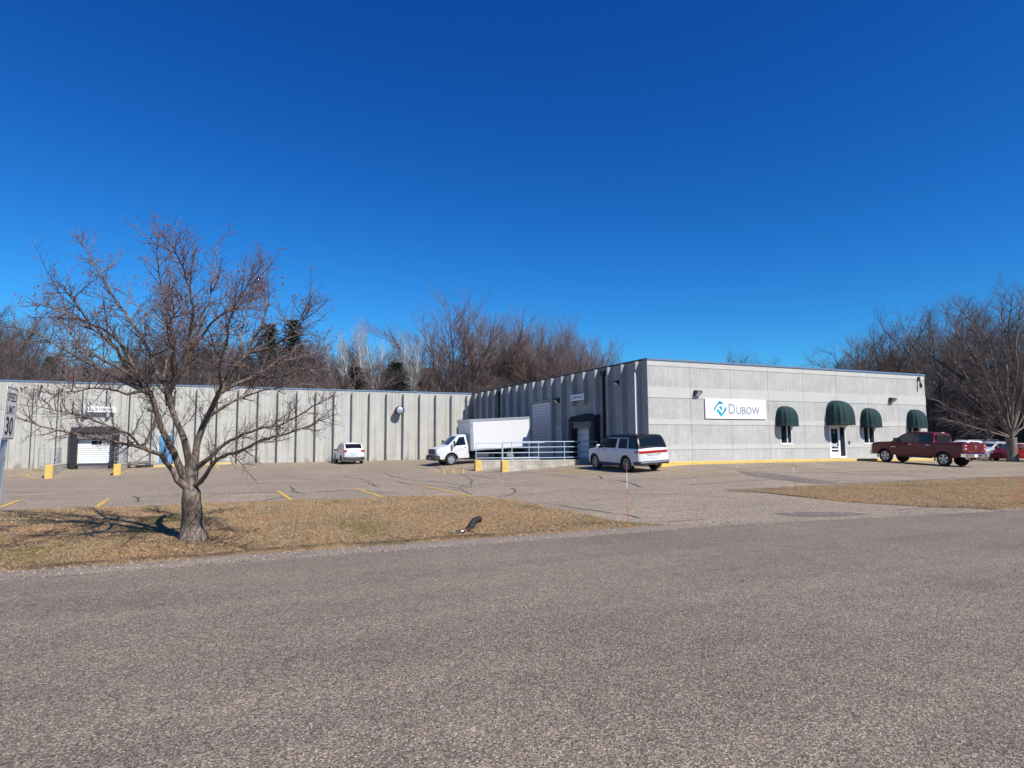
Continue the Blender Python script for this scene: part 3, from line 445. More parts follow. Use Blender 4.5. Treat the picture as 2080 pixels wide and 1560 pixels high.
def pits():
    rs = random.Random(77); mb = MB()
    for i in range(34):
        x, y = rs.uniform(-3, 16), rs.uniform(2.6, 9.6); a, b, th = rs.uniform(.015, .05), rs.uniform(.006, .014), rs.uniform(-.4, .4)
        t = (y+1.2)/(road_edge(x)+1.2); z = .0145+.05*math.sin(math.pi*t)
        mb.add([(x+a*math.cos(q)*math.cos(th)-b*math.sin(q)*math.sin(th), y+a*math.cos(q)*math.sin(th)+b*math.sin(q)*math.cos(th), z) for q in [6.2832*k/7 for k in range(7)]], [tuple(range(7))])
    return tag(obj('tar_spots', mb, M_CRACK), kind='stuff')
pits()
blades('dry_grass', verge_l, 330000, (.78, 1.), .008, .036, 3)
blades('dry_grass', verge_r, 110000, (0., .50), .012, .045, 4)
def stones(name, n, fn, smin, smax, seed):
    rs = random.Random(seed); mb = MB()
    for _ in range(n):
        x, y = fn(rs); z = lz(x, y)+.016; s = smin+(smax-smin)*rs.random()**2.5
        a = [(x+s*(rs.random()*.5+.7), y, z), (x, y+s*(rs.random()*.5+.7), z), (x-s*(rs.random()*.5+.7), y, z), (x, y-s*(rs.random()*.5+.7), z), (x+s*.2*rs.uniform(-1, 1), y, z+s*rs.uniform(.5, 1.))]
        mb.add(a, [(0, 1, 4), (1, 2, 4), (2, 3, 4), (3, 0, 4)])
    return tag(obj(name, mb, M_STONE), kind='stuff')
stones('gravel', 7000, lambda r: (r.uniform(-6, 10.6), 10.36+.72*r.random()**1.3), .005, .020, 5)
stones('gravel', 1500, lambda r: (r.uniform(8, 12), r.uniform(9.7, 12.2)), .004, .016, 6)
stones('gravel', 900, lambda r: (r.uniform(15.6, 34), r.uniform(17.2, 18.2) if r.random() < .7 else r.uniform(9.2, 9.8)), .008, .03, 8)

# cracks, patches and painted lines are parts of the lot
def strip(mb, pts, wdt, h, mi=0, jit=0., seed=0):
    rs = random.Random(seed); P = []
    q = []
    for (a, b) in zip(pts[:-1], pts[1:]):
        n = max(1, int(math.hypot(b[0]-a[0], b[1]-a[1])/.35)); q += [(a[0]+(b[0]-a[0])*i/n, a[1]+(b[1]-a[1])*i/n) for i in range(n)]
    q.append(pts[-1])
    if jit: q = [(x+rs.uniform(-jit, jit), y+rs.uniform(-jit, jit)) for x, y in q]
    for i, p in enumerate(q):
        a = q[max(0, i-1)]; b = q[min(len(q)-1, i+1)]; d = (b[0]-a[0], b[1]-a[1]); l = math.hypot(*d) or 1; nx, ny = -d[1]/l, d[0]/l
        ww = wdt*(1 if not jit else rs.uniform(.5, 1.2)); x0, y0, x1, y1 = p[0]+nx*ww/2, p[1]+ny*ww/2, p[0]-nx*ww/2, p[1]-ny*ww/2
        P.append([(x0, y0, lz(x0, y0)+h), (x1, y1, lz(x1, y1)+h)])
    mb.grid(P, mi)
for k, (wd, pts) in enumerate(DATA['cracks']):
    mb = MB(); d = sum(math.hypot(*p) for p in pts)/len(pts); strip(mb, pts, .026+.045*wd*.62*(d/30), .008, jit=.045, seed=k); obj('sealed_crack_or_edge_shade', mb, M_CRACK, lot)  # the wide strip behind the right verge paints the broken pavement edge's shadow line
for nm in ('patch1', 'patch2'):
    P = DATA[nm]; cx = sum(p[0] for p in P)/len(P); cy = sum(p[1] for p in P)/len(P)
    mb = MB(); n = len(P); mb.add([(cx, cy, lz(cx, cy)+.009)]+[(x, y, lz(x, y)+.009) for x, y in P], [(0, i+1, (i+1) % n+1) for i in range(n)]); obj('asphalt_patch', mb, M_PATCH, lot)
for i, (x, ya, yb) in enumerate(((-10.2, 25.3, 22), (-7.6, 25, 21), (-5.0, 24.6, 21.2), (-2.63, 24.0, 20.3), (-.1, 25.0, 20.3), (2.38, 24.9, 20.15), (5.08, 25.0, 20.05), (7.7, 25.1, 19.85))):
    mb = MB(); strip(mb, [(x, ya), (x+.05, yb)], .12, .011); obj('parking_line', mb, M_YLINE, lot)
for k, (a, b) in enumerate(DATA['lines']):
    mb = MB(); strip(mb, [tuple(a), tuple(b)], .10, .011); obj('parking_line', mb, M_YLINE2 if k in (0, 1, 9, 10, 11) else M_YLINE, lot)
mb = MB(); mb.add([(4.02, 4.02, 0), (4.07, 4.0, 0), (4.11, 4.05, 0), (4.05, 4.08, 0), (4.06, 4.04, .012)], [(0, 1, 4), (1, 2, 4), (2, 3, 4), (3, 0, 4)])
litter = obj('paper_scrap', mb, M_WHITE); litter.location = (0, 0, .05)
tag(litter, 'small white scrap of litter lying alone on the grey road', 'litter')

# ------------------------------------------------------------------ the warehouse
wh = thing('warehouse', 'long low L-shaped grey concrete warehouse with ribbed panels and thin blue roof edge', 'warehouse', (0, 0, 0))
RW, RD = .085, .33                                        # rib half width at the tip, depth
def wall_x(name, x0, x1, zb, ribs, m, zr_top, short=None, stain=0):
    """panel of the far wall (faces -Y) with its ribs; short {rib x: bottom z}"""
    mb = MB(); mb.box(x0+.007, x1-.007, Y1, Y1+.12, zb, TOP-.06); p = obj(name, mb, m, wh)
    for rx_ in ribs:
        b = zb if not short or rx_ not in short else short[rx_]; mb = MB()
        mb.prism([(rx_-RW-.04, Y1+.01), (rx_-RW, Y1-RD), (rx_+RW, Y1-RD), (rx_+RW+.04, Y1+.01)], 'z', b, zr_top); obj('rib', mb, m, p, fix=True)
    return p
def zwall(x): return lz(x, Y1)-.5
short_far = {}
k0 = 22.6
ribs_far = [k0-1.545*k for k in range(0, 32)]
joints = [12.6+3.09*j for j in range(-12, 4)]
edges = joints + [X0]
for a, b in zip(edges[:-1], edges[1:]):
    rb_ = [r_ for r_ in ribs_far if a < r_ < b]
    sh = {r_: 4.02 for r_ in rb_ if -8.9 < r_ < -6.2}
    wall_x('wall_panel', a, b, -.9, rb_, M_CONC, TOP-.22, sh)
def wall_y(a, b, ribs, short):
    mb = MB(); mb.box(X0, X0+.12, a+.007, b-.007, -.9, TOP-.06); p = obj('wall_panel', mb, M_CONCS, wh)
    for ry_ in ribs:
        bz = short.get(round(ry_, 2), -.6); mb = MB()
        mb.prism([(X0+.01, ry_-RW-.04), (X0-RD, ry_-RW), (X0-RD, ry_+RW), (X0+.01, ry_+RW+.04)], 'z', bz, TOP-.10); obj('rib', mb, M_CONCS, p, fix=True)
ribs_side = [32.0+1.495*k for k in range(0, 18)]
sh_side = {}
for r_ in ribs_side:
    if 37.2 < r_ < 39.9: sh_side[round(r_, 2)] = 4.33
    if 43.2 < r_ < 45.9: sh_side[round(r_, 2)] = 4.92
e_ = [Y0+.13] + [34.24+2.99*j for j in range(0, 9)]
e_ = [v for v in e_ if v < Y1-.5] + [Y1]
for a, b in zip(e_[:-1], e_[1:]): wall_y(a, b, [r_ for r_ in ribs_side if a < r_ < b], sh_side)
# front wall, panels of smooth and rope-textured bands, with openings
BAND = [(-.3, 1.33, 1), (1.33, 1.61, 0), (1.61, 2.80, 1), (2.80, 3.11, 0), (3.11, 4.37, 1), (4.37, 5.0, 0), (5.0, 6.24, 1), (6.24, TOP-.06, 0)]
HOLES = [(33.52, 34.52, 1.63, 2.9), (37.95, 39.52, -.3, 2.82), (41.30, 42.45, 1.60, 2.8), (45.98, 47.35, 1.60, 2.8)]
XE = 48.2
pw = (XE-X0)/8
for k in range(8):
    a, b = X0+pw*k, X0+pw*(k+1); mb = MB()
    for (z0, z1, tex) in BAND:
        yf = Y0 + (.022 if tex else 0)
        xs_ = sorted({a+.008, b-.008} | {h for H in HOLES for h in H[:2] if a+.01 < h < b-.01}); 
        for xa, xb in zip(xs_[:-1], xs_[1:]):
            zz = sorted({z0, z1} | {h for H in HOLES for h in H[2:] if z0 < h < z1 and H[0] <= (xa+xb)/2 <= H[1]})
            for za, zb_ in zip(zz[:-1], zz[1:]):
                xm, zm = (xa+xb)/2, (za+zb_)/2
                if any(H[0] <= xm <= H[1] and H[2] <= zm <= H[3] for H in HOLES): continue
                mb.box(xa, xb, yf, Y0+.2, za, zb_, tex)
    obj('wall_panel', mb, [M_SMOOTH, M_RIB], wh)
mb = MB(); mb.box(X0+.02, XE-.02, Y0+.21, Y0+.30, -.3, TOP-.08); mb.box(X0+.13, X0+.30, Y0+.31, Y1+.2, -.5, TOP-.08); mb.box(-25, X0+.3, Y1+.13, Y1+.25, -.9, TOP-.08)
mb.box(XE-.2, XE, Y0+.31, 82, -.3, TOP-.06); mb.box(-25, XE, 82, 82.2, -.5, TOP-.06); mb.box(-25.2, -25, Y1, 82.2, -1, TOP-.06)
obj('inner_wall', mb, M_CONCS, wh)
mb = MB(); mb.box(X0+.3, XE-.2, Y0+.3, 82, TOP-.45, TOP-.35); mb.box(-25, X0+.3, Y1+.25, 82, TOP-.45, TOP-.35); obj('roof', mb, M_ROOF, wh)
# copings butt end to end
mb = MB(); mb.bbox(-25.3, X0-.05, Y1-.05, Y1+.30, TOP-.06, TOP+.06, .01); obj('coping', mb, M_COPE, wh)
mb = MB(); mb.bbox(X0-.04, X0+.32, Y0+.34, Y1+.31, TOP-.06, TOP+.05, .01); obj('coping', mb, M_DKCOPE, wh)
mb = MB(); mb.bbox(X0-.05, XE+.05, Y0-.05, Y0+.33, TOP-.06, TOP+.06, .01); obj('coping', mb, M_COPE, wh)
# corner cap panel edge, base sealant
mb = MB(); mb.box(X0-.006, X0+.02, Y0+.002, Y0+.129, -.4, TOP-.06); obj('corner_strip', mb, M_CONCS, wh)
# windows in the front wall
def window(x0, x1, z0, z1, mull, label=None):
    mb = MB(); y = Y0+.06; t = .05
    mb.box(x0, x0+t, y-.03, y+.1, z0, z1); mb.box(x1-t, x1, y-.03, y+.1, z0, z1); mb.box(x0+t, x1-t, y-.03, y+.1, z1-t, z1); mb.box(x0+t, x1-t, y-.03, y+.1, z0, z0+t); 
    for q in mull: mb.box(q-.03, q+.03, y-.025, y+.1, z0+t, z1-t)
    mb.box(x0-.03, x1+.03, Y0-.03, Y0+.03, z0-.06, z0-.003)
    f = obj('window', mb, M_WHITE, wh)
    qs = [x0+t]+list(mull)+[x1-t]
    for a, b in zip(qs[:-1], qs[1:]):
        m2 = MB(); m2.box(a+.02, b-.02, y+.03, y+.04, z0+t, z1-t); obj('pane', m2, M_GLASS, f)
        m3 = MB(); m3.box(a+.02, b-.02, y+.09, y+.10, z0+t, z1-t); obj('blind', m3, M_CBLIND, f)
M_CBLIND = mat('grey_blind', (.10, .11, .12), .8)
window(33.52, 34.52, 1.63, 2.9, (34.12,)); window(41.30, 42.45, 1.60, 2.8, (41.87,)); window(45.98, 47.35, 1.60, 2.8, (46.55,))
# entrance door with sidelight
zs = .645; y = Y0+.06
mb = MB()
for a, b in ((37.95, 38.02), (38.86, 38.96), (39.45, 39.52)): mb.box(a, b, y-.03, y+.1, zs, 2.82)
mb.box(38.02, 38.86, y-.028, y+.1, 2.72, 2.82); mb.box(38.96, 39.45, y-.028, y+.1, 2.72, 2.82); mb.box(38.96, 39.45, y-.028, y+.1, zs, zs+.12)
fr = obj('entrance_frame', mb, M_WHITE, wh)
m2 = MB(); m2.box(38.96, 39.45, y+.03, y+.04, zs+.12, 2.72); obj('pane', m2, M_GLASS, fr)
mb = MB(); mb.box(38.02, 38.11, y-.035, y+.02, zs+.02, 2.71); mb.box(38.76, 38.855, y-.035, y+.02, zs+.02, 2.71); mb.box(38.11, 38.76, y-.035, y+.02, 2.60, 2.71); mb.box(38.11, 38.76, y-.035, y+.02, zs+.02, zs+.42); mb.box(38.11, 38.76, y-.035, y+.02, 1.20, 1.28)
dr = obj('door', mb, M_WHITE, wh, label='white framed glass entrance door')
m2 = MB(); m2.box(38.11, 38.76, y-.01, y, zs+.42, 1.20); m2.box(38.11, 38.76, y-.01, y, 1.28, 2.60); obj('pane', m2, M_GLASS, dr)
m2 = MB(); m2.tube([(38.72, y-.09, 1.45), (38.72, y-.09, 1.85)], .014, 8); m2.tube([(38.72, y-.09, 1.47), (38.72, y-.03, 1.47)], .01, 6); m2.tube([(38.72, y-.09, 1.83), (38.72, y-.03, 1.83)], .01, 6); obj('handle', m2, M_STEEL, dr)
text_fit('house_number', '945', M_SIGNW, dr, face_minus_y(38.43, y-.018, 1.50), .58, .27, .003, .015)
m2 = MB(); n = 20; P_ = []
for r_ in (.07, .105): P_.append([(38.43+r_*math.cos(6.2832*i/n), y-.014, 2.38+r_*math.sin(6.2832*i/n)) for i in range(n+1)])
m2.grid(P_); m2.box(38.39, 38.41, y-.016, y-.012, 2.33, 2.43); m2.box(38.41, 38.46, y-.016, y-.012, 2.37, 2.39); obj('door_emblem', m2, M_LGREY, dr)
m2 = MB(); m2.bbox(39.75, 39.83, Y0-.05, Y0+.022, 1.55, 1.78, .01); obj('intercom', m2, M_DSTEEL, wh)
# rounded awnings over the windows and the door
def awning(name, xc, wd, zb, zt, dp, label):
    t = thing(name, label, 'awning', (xc, Y0, zb), 0, 'green dome awnings on the front wall')
    k = 12; hw = wd/2; H = zt-zb; val = .15; seg = 7
    def pt(a, b, fold=0.):
        th = math.pi*a; q = max(0., 1-b**3.4); sx_, sy_ = q**.36, q**.50; f = 1-.055*fold
        return (-hw*math.copysign(abs(math.cos(th))**.72, math.cos(th))*sx_*f, -dp*abs(math.sin(th))**.66*sy_*f-.004, val+(H-val)*b)
    for q in range(seg):
        mb = MB(); mb.grid([[pt((q+i/6)/seg, math.sin(j/k*math.pi/2), math.sin(math.pi*i/6)) for j in range(k+1)] for i in range(7)]); obj('canopy_panel', mb, M_GREEN, t, smooth=60)
    mb = MB(); P = []
    for i in range(0, 113):
        a = i/112; x, y, z = pt(a, 0, abs(math.sin(math.pi*a*seg))); f = .045*abs(math.sin(a*math.pi*14)); P.append([(x, y, z), (x*1.005, y*1.01-.004, f)])
    mb.grid(P); obj('valance', mb, M_GREEN, t, smooth=60)
    mb = MB(); mb.tube([pt(i/20, 0, 0) for i in range(21)], .010, 6); obj('frame', mb, M_DSTEEL, t)
    return t
awning('awning', 33.88, 1.50, 2.70, 4.05, .76, 'small green dome awning over the window nearest the big white name board')
awning('awning', 38.66, 1.98, 2.80, 4.52, 1.06, 'large green dome awning over the glass entrance door')
awning('awning', 41.82, 1.54, 2.66, 4.06, .76, 'small green dome awning just to the right of the entrance awning')
awning('awning', 46.70, 1.56, 2.64, 4.04, .76, 'small green dome awning at the right end of the wall above the red pickup')
# name board
sg = thing('company_sign', 'wide white name board with a teal diamond emblem and grey lettering DUBOW', 'sign', (29.8, Y0, 3.78))
mb = MB(); mb.box(-2.45, 2.45, -.07, -.012, -.60, .60); obj('board', mb, M_SIGNW, sg)
for x in (-2.2, 0, 2.15): mb = MB(); mb.box(x, x+.05, -.011, 0.02, -.55, .55); obj('mounting_rail', mb, M_STEEL, sg)
ys = -.074
def flat(poly, m, name, y=ys, th=.006):
    mb = MB(); mb.prism([(x, z) for x, z in poly], 'y', y-th, y); obj(name, mb, m, sg, fix=True)
def pxs(u, v): return (-2.45+ (u-120)/1860*4.9, .60-((v-150)-(u-120)*.0)/600*1.2)
dia = [(375,430),(520,225),(560,212),(600,228),(735,420),(745,450),(735,480),(600,690),(590,700),(575,695),(450,520),(448,490),(505,415),(530,380),(560,360),(600,380),(618,420),(620,500)]
flat([pxs(*p) for p in ((345,520),(372,470),(378,425),(515,228),(556,210),(600,228),(735,420),(747,450),(735,482),(612,600),(700,430),(690,360),(640,310),(560,292),(500,320),(430,420),(395,490),(370,515))], M_TEAL2, 'emblem_piece')
flat([pxs(*p) for p in ((448,490),(490,430),(498,470),(600,590),(660,520),(735,482),(585,690),(572,690),(452,522))], M_TEAL, 'emblem_piece')
flat([pxs(*p) for p in ((515,405),(545,368),(590,372),(618,410),(622,455),(606,500),(575,470))], M_TEAL, 'emblem_piece')
text_fit('letter', 'D', M_LGREY, sg, face_minus_y(-.375, ys-.004, .012), .54, .665, .004, .022)
text_fit('letters', 'UBOW', M_LGREY, sg, face_minus_y(.95, ys-.004, -.078), 1.96, .505, .004, .030)
# small door signs
def small_sign(label, s, x, y, z, wd, ht, face):
    t = thing('sign', label, 'sign', (x, y, z))
    mb = MB()
    if face == 'y': mb.box(-wd/2, wd/2, -.03, 0, -ht/2, ht/2); m4 = face_minus_y(0, -.032, 0)
    else: mb.box(-.03, 0, -wd/2, wd/2, -ht/2, ht/2); m4 = face_minus_x(-.032, 0, 0)
    obj('board', mb, M_SIGNW, t); text_fit('letters', s, M_BLACK, t, m4, wd*.86, ht*.58, .003, .008); return t
small_sign('small white sign reading RECEIVING above the left loading dock', 'RECEIVING', -7.30, Y1-RD-.005, 4.59, 2.12, .42, 'y')
small_sign('small white sign reading SHIPPING above the shaded loading dock', 'SHIPPING', X0-RD-.005, 38.65, 4.86, 1.78, .41, 'x')
# wall lamps
def lamp(x, y, z, face, label, s=1.):
    t = thing('wall_lamp', label, 'lamp', (x, y, z), 0 if face == 'y' else R(-90), 'floodlights on the warehouse walls'); t.scale = (s,)*3
    mb = MB(); mb.prism([(0, .18), (-.30, .14), (-.34, .02), (-.10, -.17), (0, -.17)], 'x', -.2, .2); obj('housing', mb, M_DSTEEL, t, fix=True)
    mb = MB(); mb.add([(-.17, -.345, .02), (.17, -.345, .02), (.17, -.115, -.172), (-.17, -.115, -.172)], [(0, 1, 2, 3)]); obj('lens', mb, M_CLRL, t)
lamp(26.75, Y0, 4.70, 'y', 'boxy floodlight on the pale front wall left of the big name board')
lamp(44.3, Y0, 4.67, 'y', 'boxy floodlight on the pale front wall between the two right-hand awnings')
lamp(X0, 41.89, 4.85, 'x', 'boxy floodlight on the shaded side wall beside the tall overhead door')
lamp(X0-.02, 34.15, 5.45, 'x', 'round floodlight on an arm high on the shaded wall near the corner', .9)
lamp(-3.9, Y1-.02, 4.75, 'y', 'small floodlight on the long pale wall right of the receiving sign', .8)
t = thing('security_camera', 'dark camera bracket under the roof edge at the right end of the front wall', 'camera', (47.45, Y0, 6.25))
mb = MB(); mb.box(-.05, .05, -.16, 0, -.1, .2); mb.tube([(0, -.12, .1), (0, -.16, -.3)], .05, 8); mb.bbox(-.05, .05, -.28, -.1, -.62, -.3, .02); obj('bracket', mb, M_DSTEEL, t)
t = thing('security_camera', 'dark camera bracket under the roof edge at the far left of the long wall', 'camera', (-11.05, Y1, 6.2))
mb = MB(); mb.box(-.04, .04, -.35, 0, .05, .13); mb.bbox(-.07, .07, -.48, -.2, -.12, .05, .02); mb.tube([(0, -.34, -.1), (0, -.36, -.4)], .03, 8); obj('bracket', mb, M_DSTEEL, t)
# exhaust fan
t = thing('exhaust_fan', 'round silver exhaust duct sticking out of the long pale wall', 'exhaust duct', (15.9, Y1, 4.88))
mb = MB(); mb.lathe_y([(.34, 0), (.34, -.55), (.40, -.56), (.40, -.72), (.37, -.72), (.35, -.70)], (0, 0, 0), 28); obj('duct', mb, M_DSTEEL, t, smooth=40)
mb = MB(); mb.lathe_y([(.30, -.69), (.22, -.715), (.0, -.725)], (0, 0, 0), 28); obj('damper', mb, M_ALU, t, smooth=40)
# downpipes
for yy, m_, nm in ((52.33, M_BLACK, 'downpipe'), (35.74, M_BLACK, 'downpipe')):
    mb = MB(); mb.bbox(X0-.28, X0-.02, yy-.16, yy+.16, 6.05, 6.4, .02); mb.box(X0-.2, X0-.06, yy-.07, yy+.07, .6, 6.08); obj(nm, mb, m_, wh)
mb = MB(); mb.tube([(X0-RD-.05, 31.93, TOP-.75), (X0-RD-.05, 31.93, 1.6), (X0-RD-.06, 31.86, 1.35), (X0-RD-.06, 31.80, .7)], .035, 8); obj('downpipe', mb, M_WHITE, wh, smooth=60, label='thin white pipe drawn for the sunlit rib edge near the corner')  # white pipe stands in for the sunlit outer edge of the last rib
# overhead door in side wall (flush, with head trim), man door
def slat_door(name, a, b, z0, z1, n, m, axis, win=None, label=None):
    mb = MB()
    if axis == 'x': mb.box(X0-.03, X0, a-.1, b+.1, z0, z1+.12)
    else: mb.box(a-.08, b+.08, Y1-.03, Y1, z0, z1+.1)
    d = obj(name, mb, M_DSTEEL, wh, label=label)
    for i in range(n):
        q0, q1 = z0+(z1-z0)*i/n+.008, z0+(z1-z0)*(i+1)/n-.008; m2 = MB()
        if axis == 'x': m2.prism([(X0-.045, q0), (X0-.055, q0+.02), (X0-.055, q1-.02), (X0-.045, q1), (X0-.02, q1), (X0-.02, q0)], 'y', a, b)
        else: m2.prism([(Y1-.045, q0), (Y1-.055, q0+.02), (Y1-.055, q1-.02), (Y1-.045, q1), (Y1-.02, q1), (Y1-.02, q0)], 'x', a, b)
        if axis == 'x': m2.v = m2.v
        obj('slat', m2, m, d, fix=True)
    if win:
        m3 = MB()
        if axis == 'x': m3.box(X0-.065, X0-.056, win[0], win[1], win[2], win[3])
        else: m3.box(win[0], win[1], Y1-.065, Y1-.056, win[2], win[3])
        obj('pane', m3, M_GLASS, d)
    return d
slat_door('overhead_door', 43.1, 46.05, .62, 4.84, 20, M_DOORG, 'x', (45.4, 45.9, 1.9, 1.98), 'tall grey overhead door')
mb = MB(); mb.box(X0-.20, X0-.06, 43.0, 46.4, 4.88, 4.98); obj('door_hood', mb, M_CONCS, wh)
slat_door('dock_door', 37.72, 39.35, .72, 3.1, 6, M_DOORG, 'x', (38.8, 39.15, 1.76, 1.9), 'grey dock door under the shipping sign')
slat_door('dock_door', -8.62, -6.42, .52, 2.45, 12, M_DOORW, 'y', (-7.75, -7.12, 1.93, 2.22), 'white dock door with a small dark window')
mb = MB(); mb.box(X0-.04, X0, 41.55, 42.30, .62, 2.90); d = obj('side_door', mb, M_DOORG, wh); m2 = MB(); m2.box(X0-.05, X0-.041, 41.63, 42.22, .68, 2.82); obj('door_leaf', m2, M_CONCS, d); m2 = MB(); m2.box(X0-.10, X0-.051, 41.70, 41.78, 1.65, 1.72); obj('handle', m2, M_STEEL, d)
mb = MB(); mb.box(-3.30, -2.22, Y1-.04, Y1, .48, 2.72); d = obj('side_door', mb, M_WHITE, wh, label='bright blue side door'); m2 = MB(); m2.box(-3.24, -2.28, Y1-.055, Y1-.041, .50, 2.66); obj('door_leaf', m2, M_BLUE, d); m2 = MB(); m2.box(-2.42, -2.35, Y1-.10, Y1-.056, 1.5, 1.6); obj('handle', m2, M_STEEL, d)
# dock shelters
def shelter(ax, a, b, zt, z0, dp, label, wd=.42):
    t = thing('dock_shelter', label, 'dock shelter', (0, 0, 0))
    def B(mb, u0, u1, d0, d1, q0, q1):
        if ax == 'y': mb.box(u0, u1, Y1-d1, Y1-d0, q0, q1)
        else: mb.box(X0-d1, X0-d0, u0, u1, q0, q1)
    for u0, u1 in ((a, a+wd), (b-wd, b)):
        mb = MB(); B(mb, u0, u1, .062, dp, z0, zt-.55)
        for i in range(7): B(mb, u0-.012, u1+.012, dp, dp+.02, z0+.1+i*.36, z0+.36+i*.36)
        obj('side_pad', mb, M_RUB, t)
    n = 10
    for i in range(n):                                       # pleated hood
        u0, u1 = a-.02+(b-a+.04)*i/n, a-.02+(b-a+.04)*(i+1)/n; mb = MB()
        e = .10*abs((i+.5)/n-.5)*2
        if ax == 'y': mb.prism([(Y1-.062, zt-e), (Y1-dp*.7, zt-.06-e), (Y1-dp-.06, zt-.50), (Y1-.062, zt-.52)], 'x', u0+.004, u1-.004)
        else: mb.prism([(X0-.062, zt-e), (X0-dp*.7, zt-.06-e), (X0-dp-.06, zt-.50), (X0-.062, zt-.52)], 'y', u0+.004, u1-.004)
        obj('hood_panel', mb, M_RUB, t, fix=True)
    mb = MB(); B(mb, a+wd+.002, b-wd-.002, .062, dp-.1, zt-.95, zt-.53); obj('head_curtain', mb, mat('grey_curtain', (.16, .16, .17), .8), t)
    return t
shelter('y', -9.05, -5.95, 3.33, .12, .5, 'black pleated dock shelter round the white receiving door')
shelter('x', 36.32, 39.62, 3.72, -.1, .5, 'black dock shelter round the shaded shipping door')
# dock pit faces
t = thing('dock_leveler', 'dark dock leveler and bumpers below the white receiving door', 'dock leveler', (-7.5, Y1, 0))
mb = MB(); mb.box(-1.12, 1.12, -.75, -.02, .40, .50); obj('plate', mb, M_DSTEEL, t)
mb = MB(); mb.prism([(-.80, .38), (-.62, .38), (-.50, -.10), (-.56, -.12)], 'x', -.95, .95); obj('lip', mb, M_STEEL, t, fix=True)
for x in (-1.28, 1.16): mb = MB(); mb.bbox(x-.12, x+.14, -.78, -.45, -.35, .36, .02); obj('bumper', mb, M_RUB, t)
mb = MB(); mb.box(-1.55, 1.55, -.45, .0, -.9, .39); obj('pit_wall', mb, M_BLOCK, t)
t = thing('dock_leveler', 'dark dock leveler below the shaded shipping door', 'dock leveler', (X0, 38.55, 0))
mb = MB(); mb.box(-.6, -.07, -.95, .95, .58, .69); obj('plate', mb, M_DSTEEL, t)
mb = MB(); mb.box(-.35, -.07, -1.6, 1.0, -.9, .57); obj('pit_wall', mb, M_BLOCK, t)
# block retaining walls
BLK = {}
def block_wall(label, ax, a0, a1, c, th, zt, zb0, zb1, yend, capl=True):
    """runs along ax from a0 (yellow free end) to a1; c = centre of the thickness"""
    t = thing('retaining_wall', label, 'retaining wall', (0, 0, 0)); s = 1 if a1 > a0 else -1; Lr = abs(a1-a0)
    key = (ax, th)
    if key not in BLK:
        mb = MB(); mb.bbox(-.196, .196, -th/2, th/2, -.094, .094, .006); me = mb.mesh('block'); me.materials.append(M_BLOCK); me2 = me.copy(); me2.materials[0] = M_BLOCK2; BLK[key] = (me, me2)
    rows = int((zt-.08-min(zb0, zb1)+.25)/.2)+1; rs = random.Random(len(label))
    mb = MB()
    if ax == 'x': mb.box(min(a0, a1)+.42, max(a0, a1), c-th/2+.012, c+th/2-.012, min(zb0, zb1)-.3, zt-.085)
    else: mb.box(c-th/2+.012, c+th/2-.012, min(a0, a1)+(.42 if s > 0 else 0), max(a0, a1)-(.42 if s < 0 else 0), min(zb0, zb1)-.3, zt-.085)
    obj('mortar', mb, M_WALK, t)
    for r_ in range(rows):
        z = zt-.08-.1-.2*r_; off = .2*(r_ % 2); q = .42+.2+off-.2
        while q < Lr-.05:
            zb = zb0+(zb1-zb0)*q/Lr
            if z+.1 > zb-.05:
                o = bpy.data.objects.new('block', BLK[key][rs.random() < .4]); p = a0+s*q; dd = rs.uniform(-.003, .003)
                if ax == 'x': o.location = (p, c+dd, z)
                else: o.location = (c+dd, p, z); o.rotation_euler = (0, 0, R(90))
                link(o, t)
            q += .4
    mb = MB()
    if ax == 'x': mb.bbox(min(a0, a1)+.43, max(a0, a1), c-th/2-.01, c+th/2+.01, zt-.079, zt, .01)
    else: mb.bbox(c-th/2-.01, c+th/2+.01, min(a0, a1)+(.43 if s > 0 else 0), max(a0, a1)-(.43 if s < 0 else 0), zt-.079, zt, .01)
    obj('cap', mb, M_BLOCK2, t)
    mb = MB(); e0, e1 = (a0, a0+.425) if s > 0 else (a0-.425, a0)
    if ax == 'x': mb.bbox(e0, e1, c-th/2-.02, c+th/2+.02, zb0-.4, zt+.01, .02)
    else: mb.bbox(c-th/2-.02, c+th/2+.02, e0, e1, zb0-.4, zt+.01, .02)
    obj('painted_end', mb, M_YPAINT, t)
    return t
block_wall('near low block wall of the shipping dock with a yellow painted end', 'x', 16.05, X0-RD-.1, 36.12, .24, .745, .05, .55, True)
block_wall('far low block wall of the shipping dock with a yellow painted end', 'x', 15.95, X0-RD-.1, 40.15, .24, .70, -.15, .5, True)
block_wall('left low block wall of the receiving dock with a yellow painted end', 'y', 53.3, Y1-.01, -9.40, .40, .56, -.42, .1, True)
block_wall('right low block wall of the receiving dock with a yellow painted end', 'y', 53.3, Y1-.01, -5.45, .40, .55, -.28, .2, True)
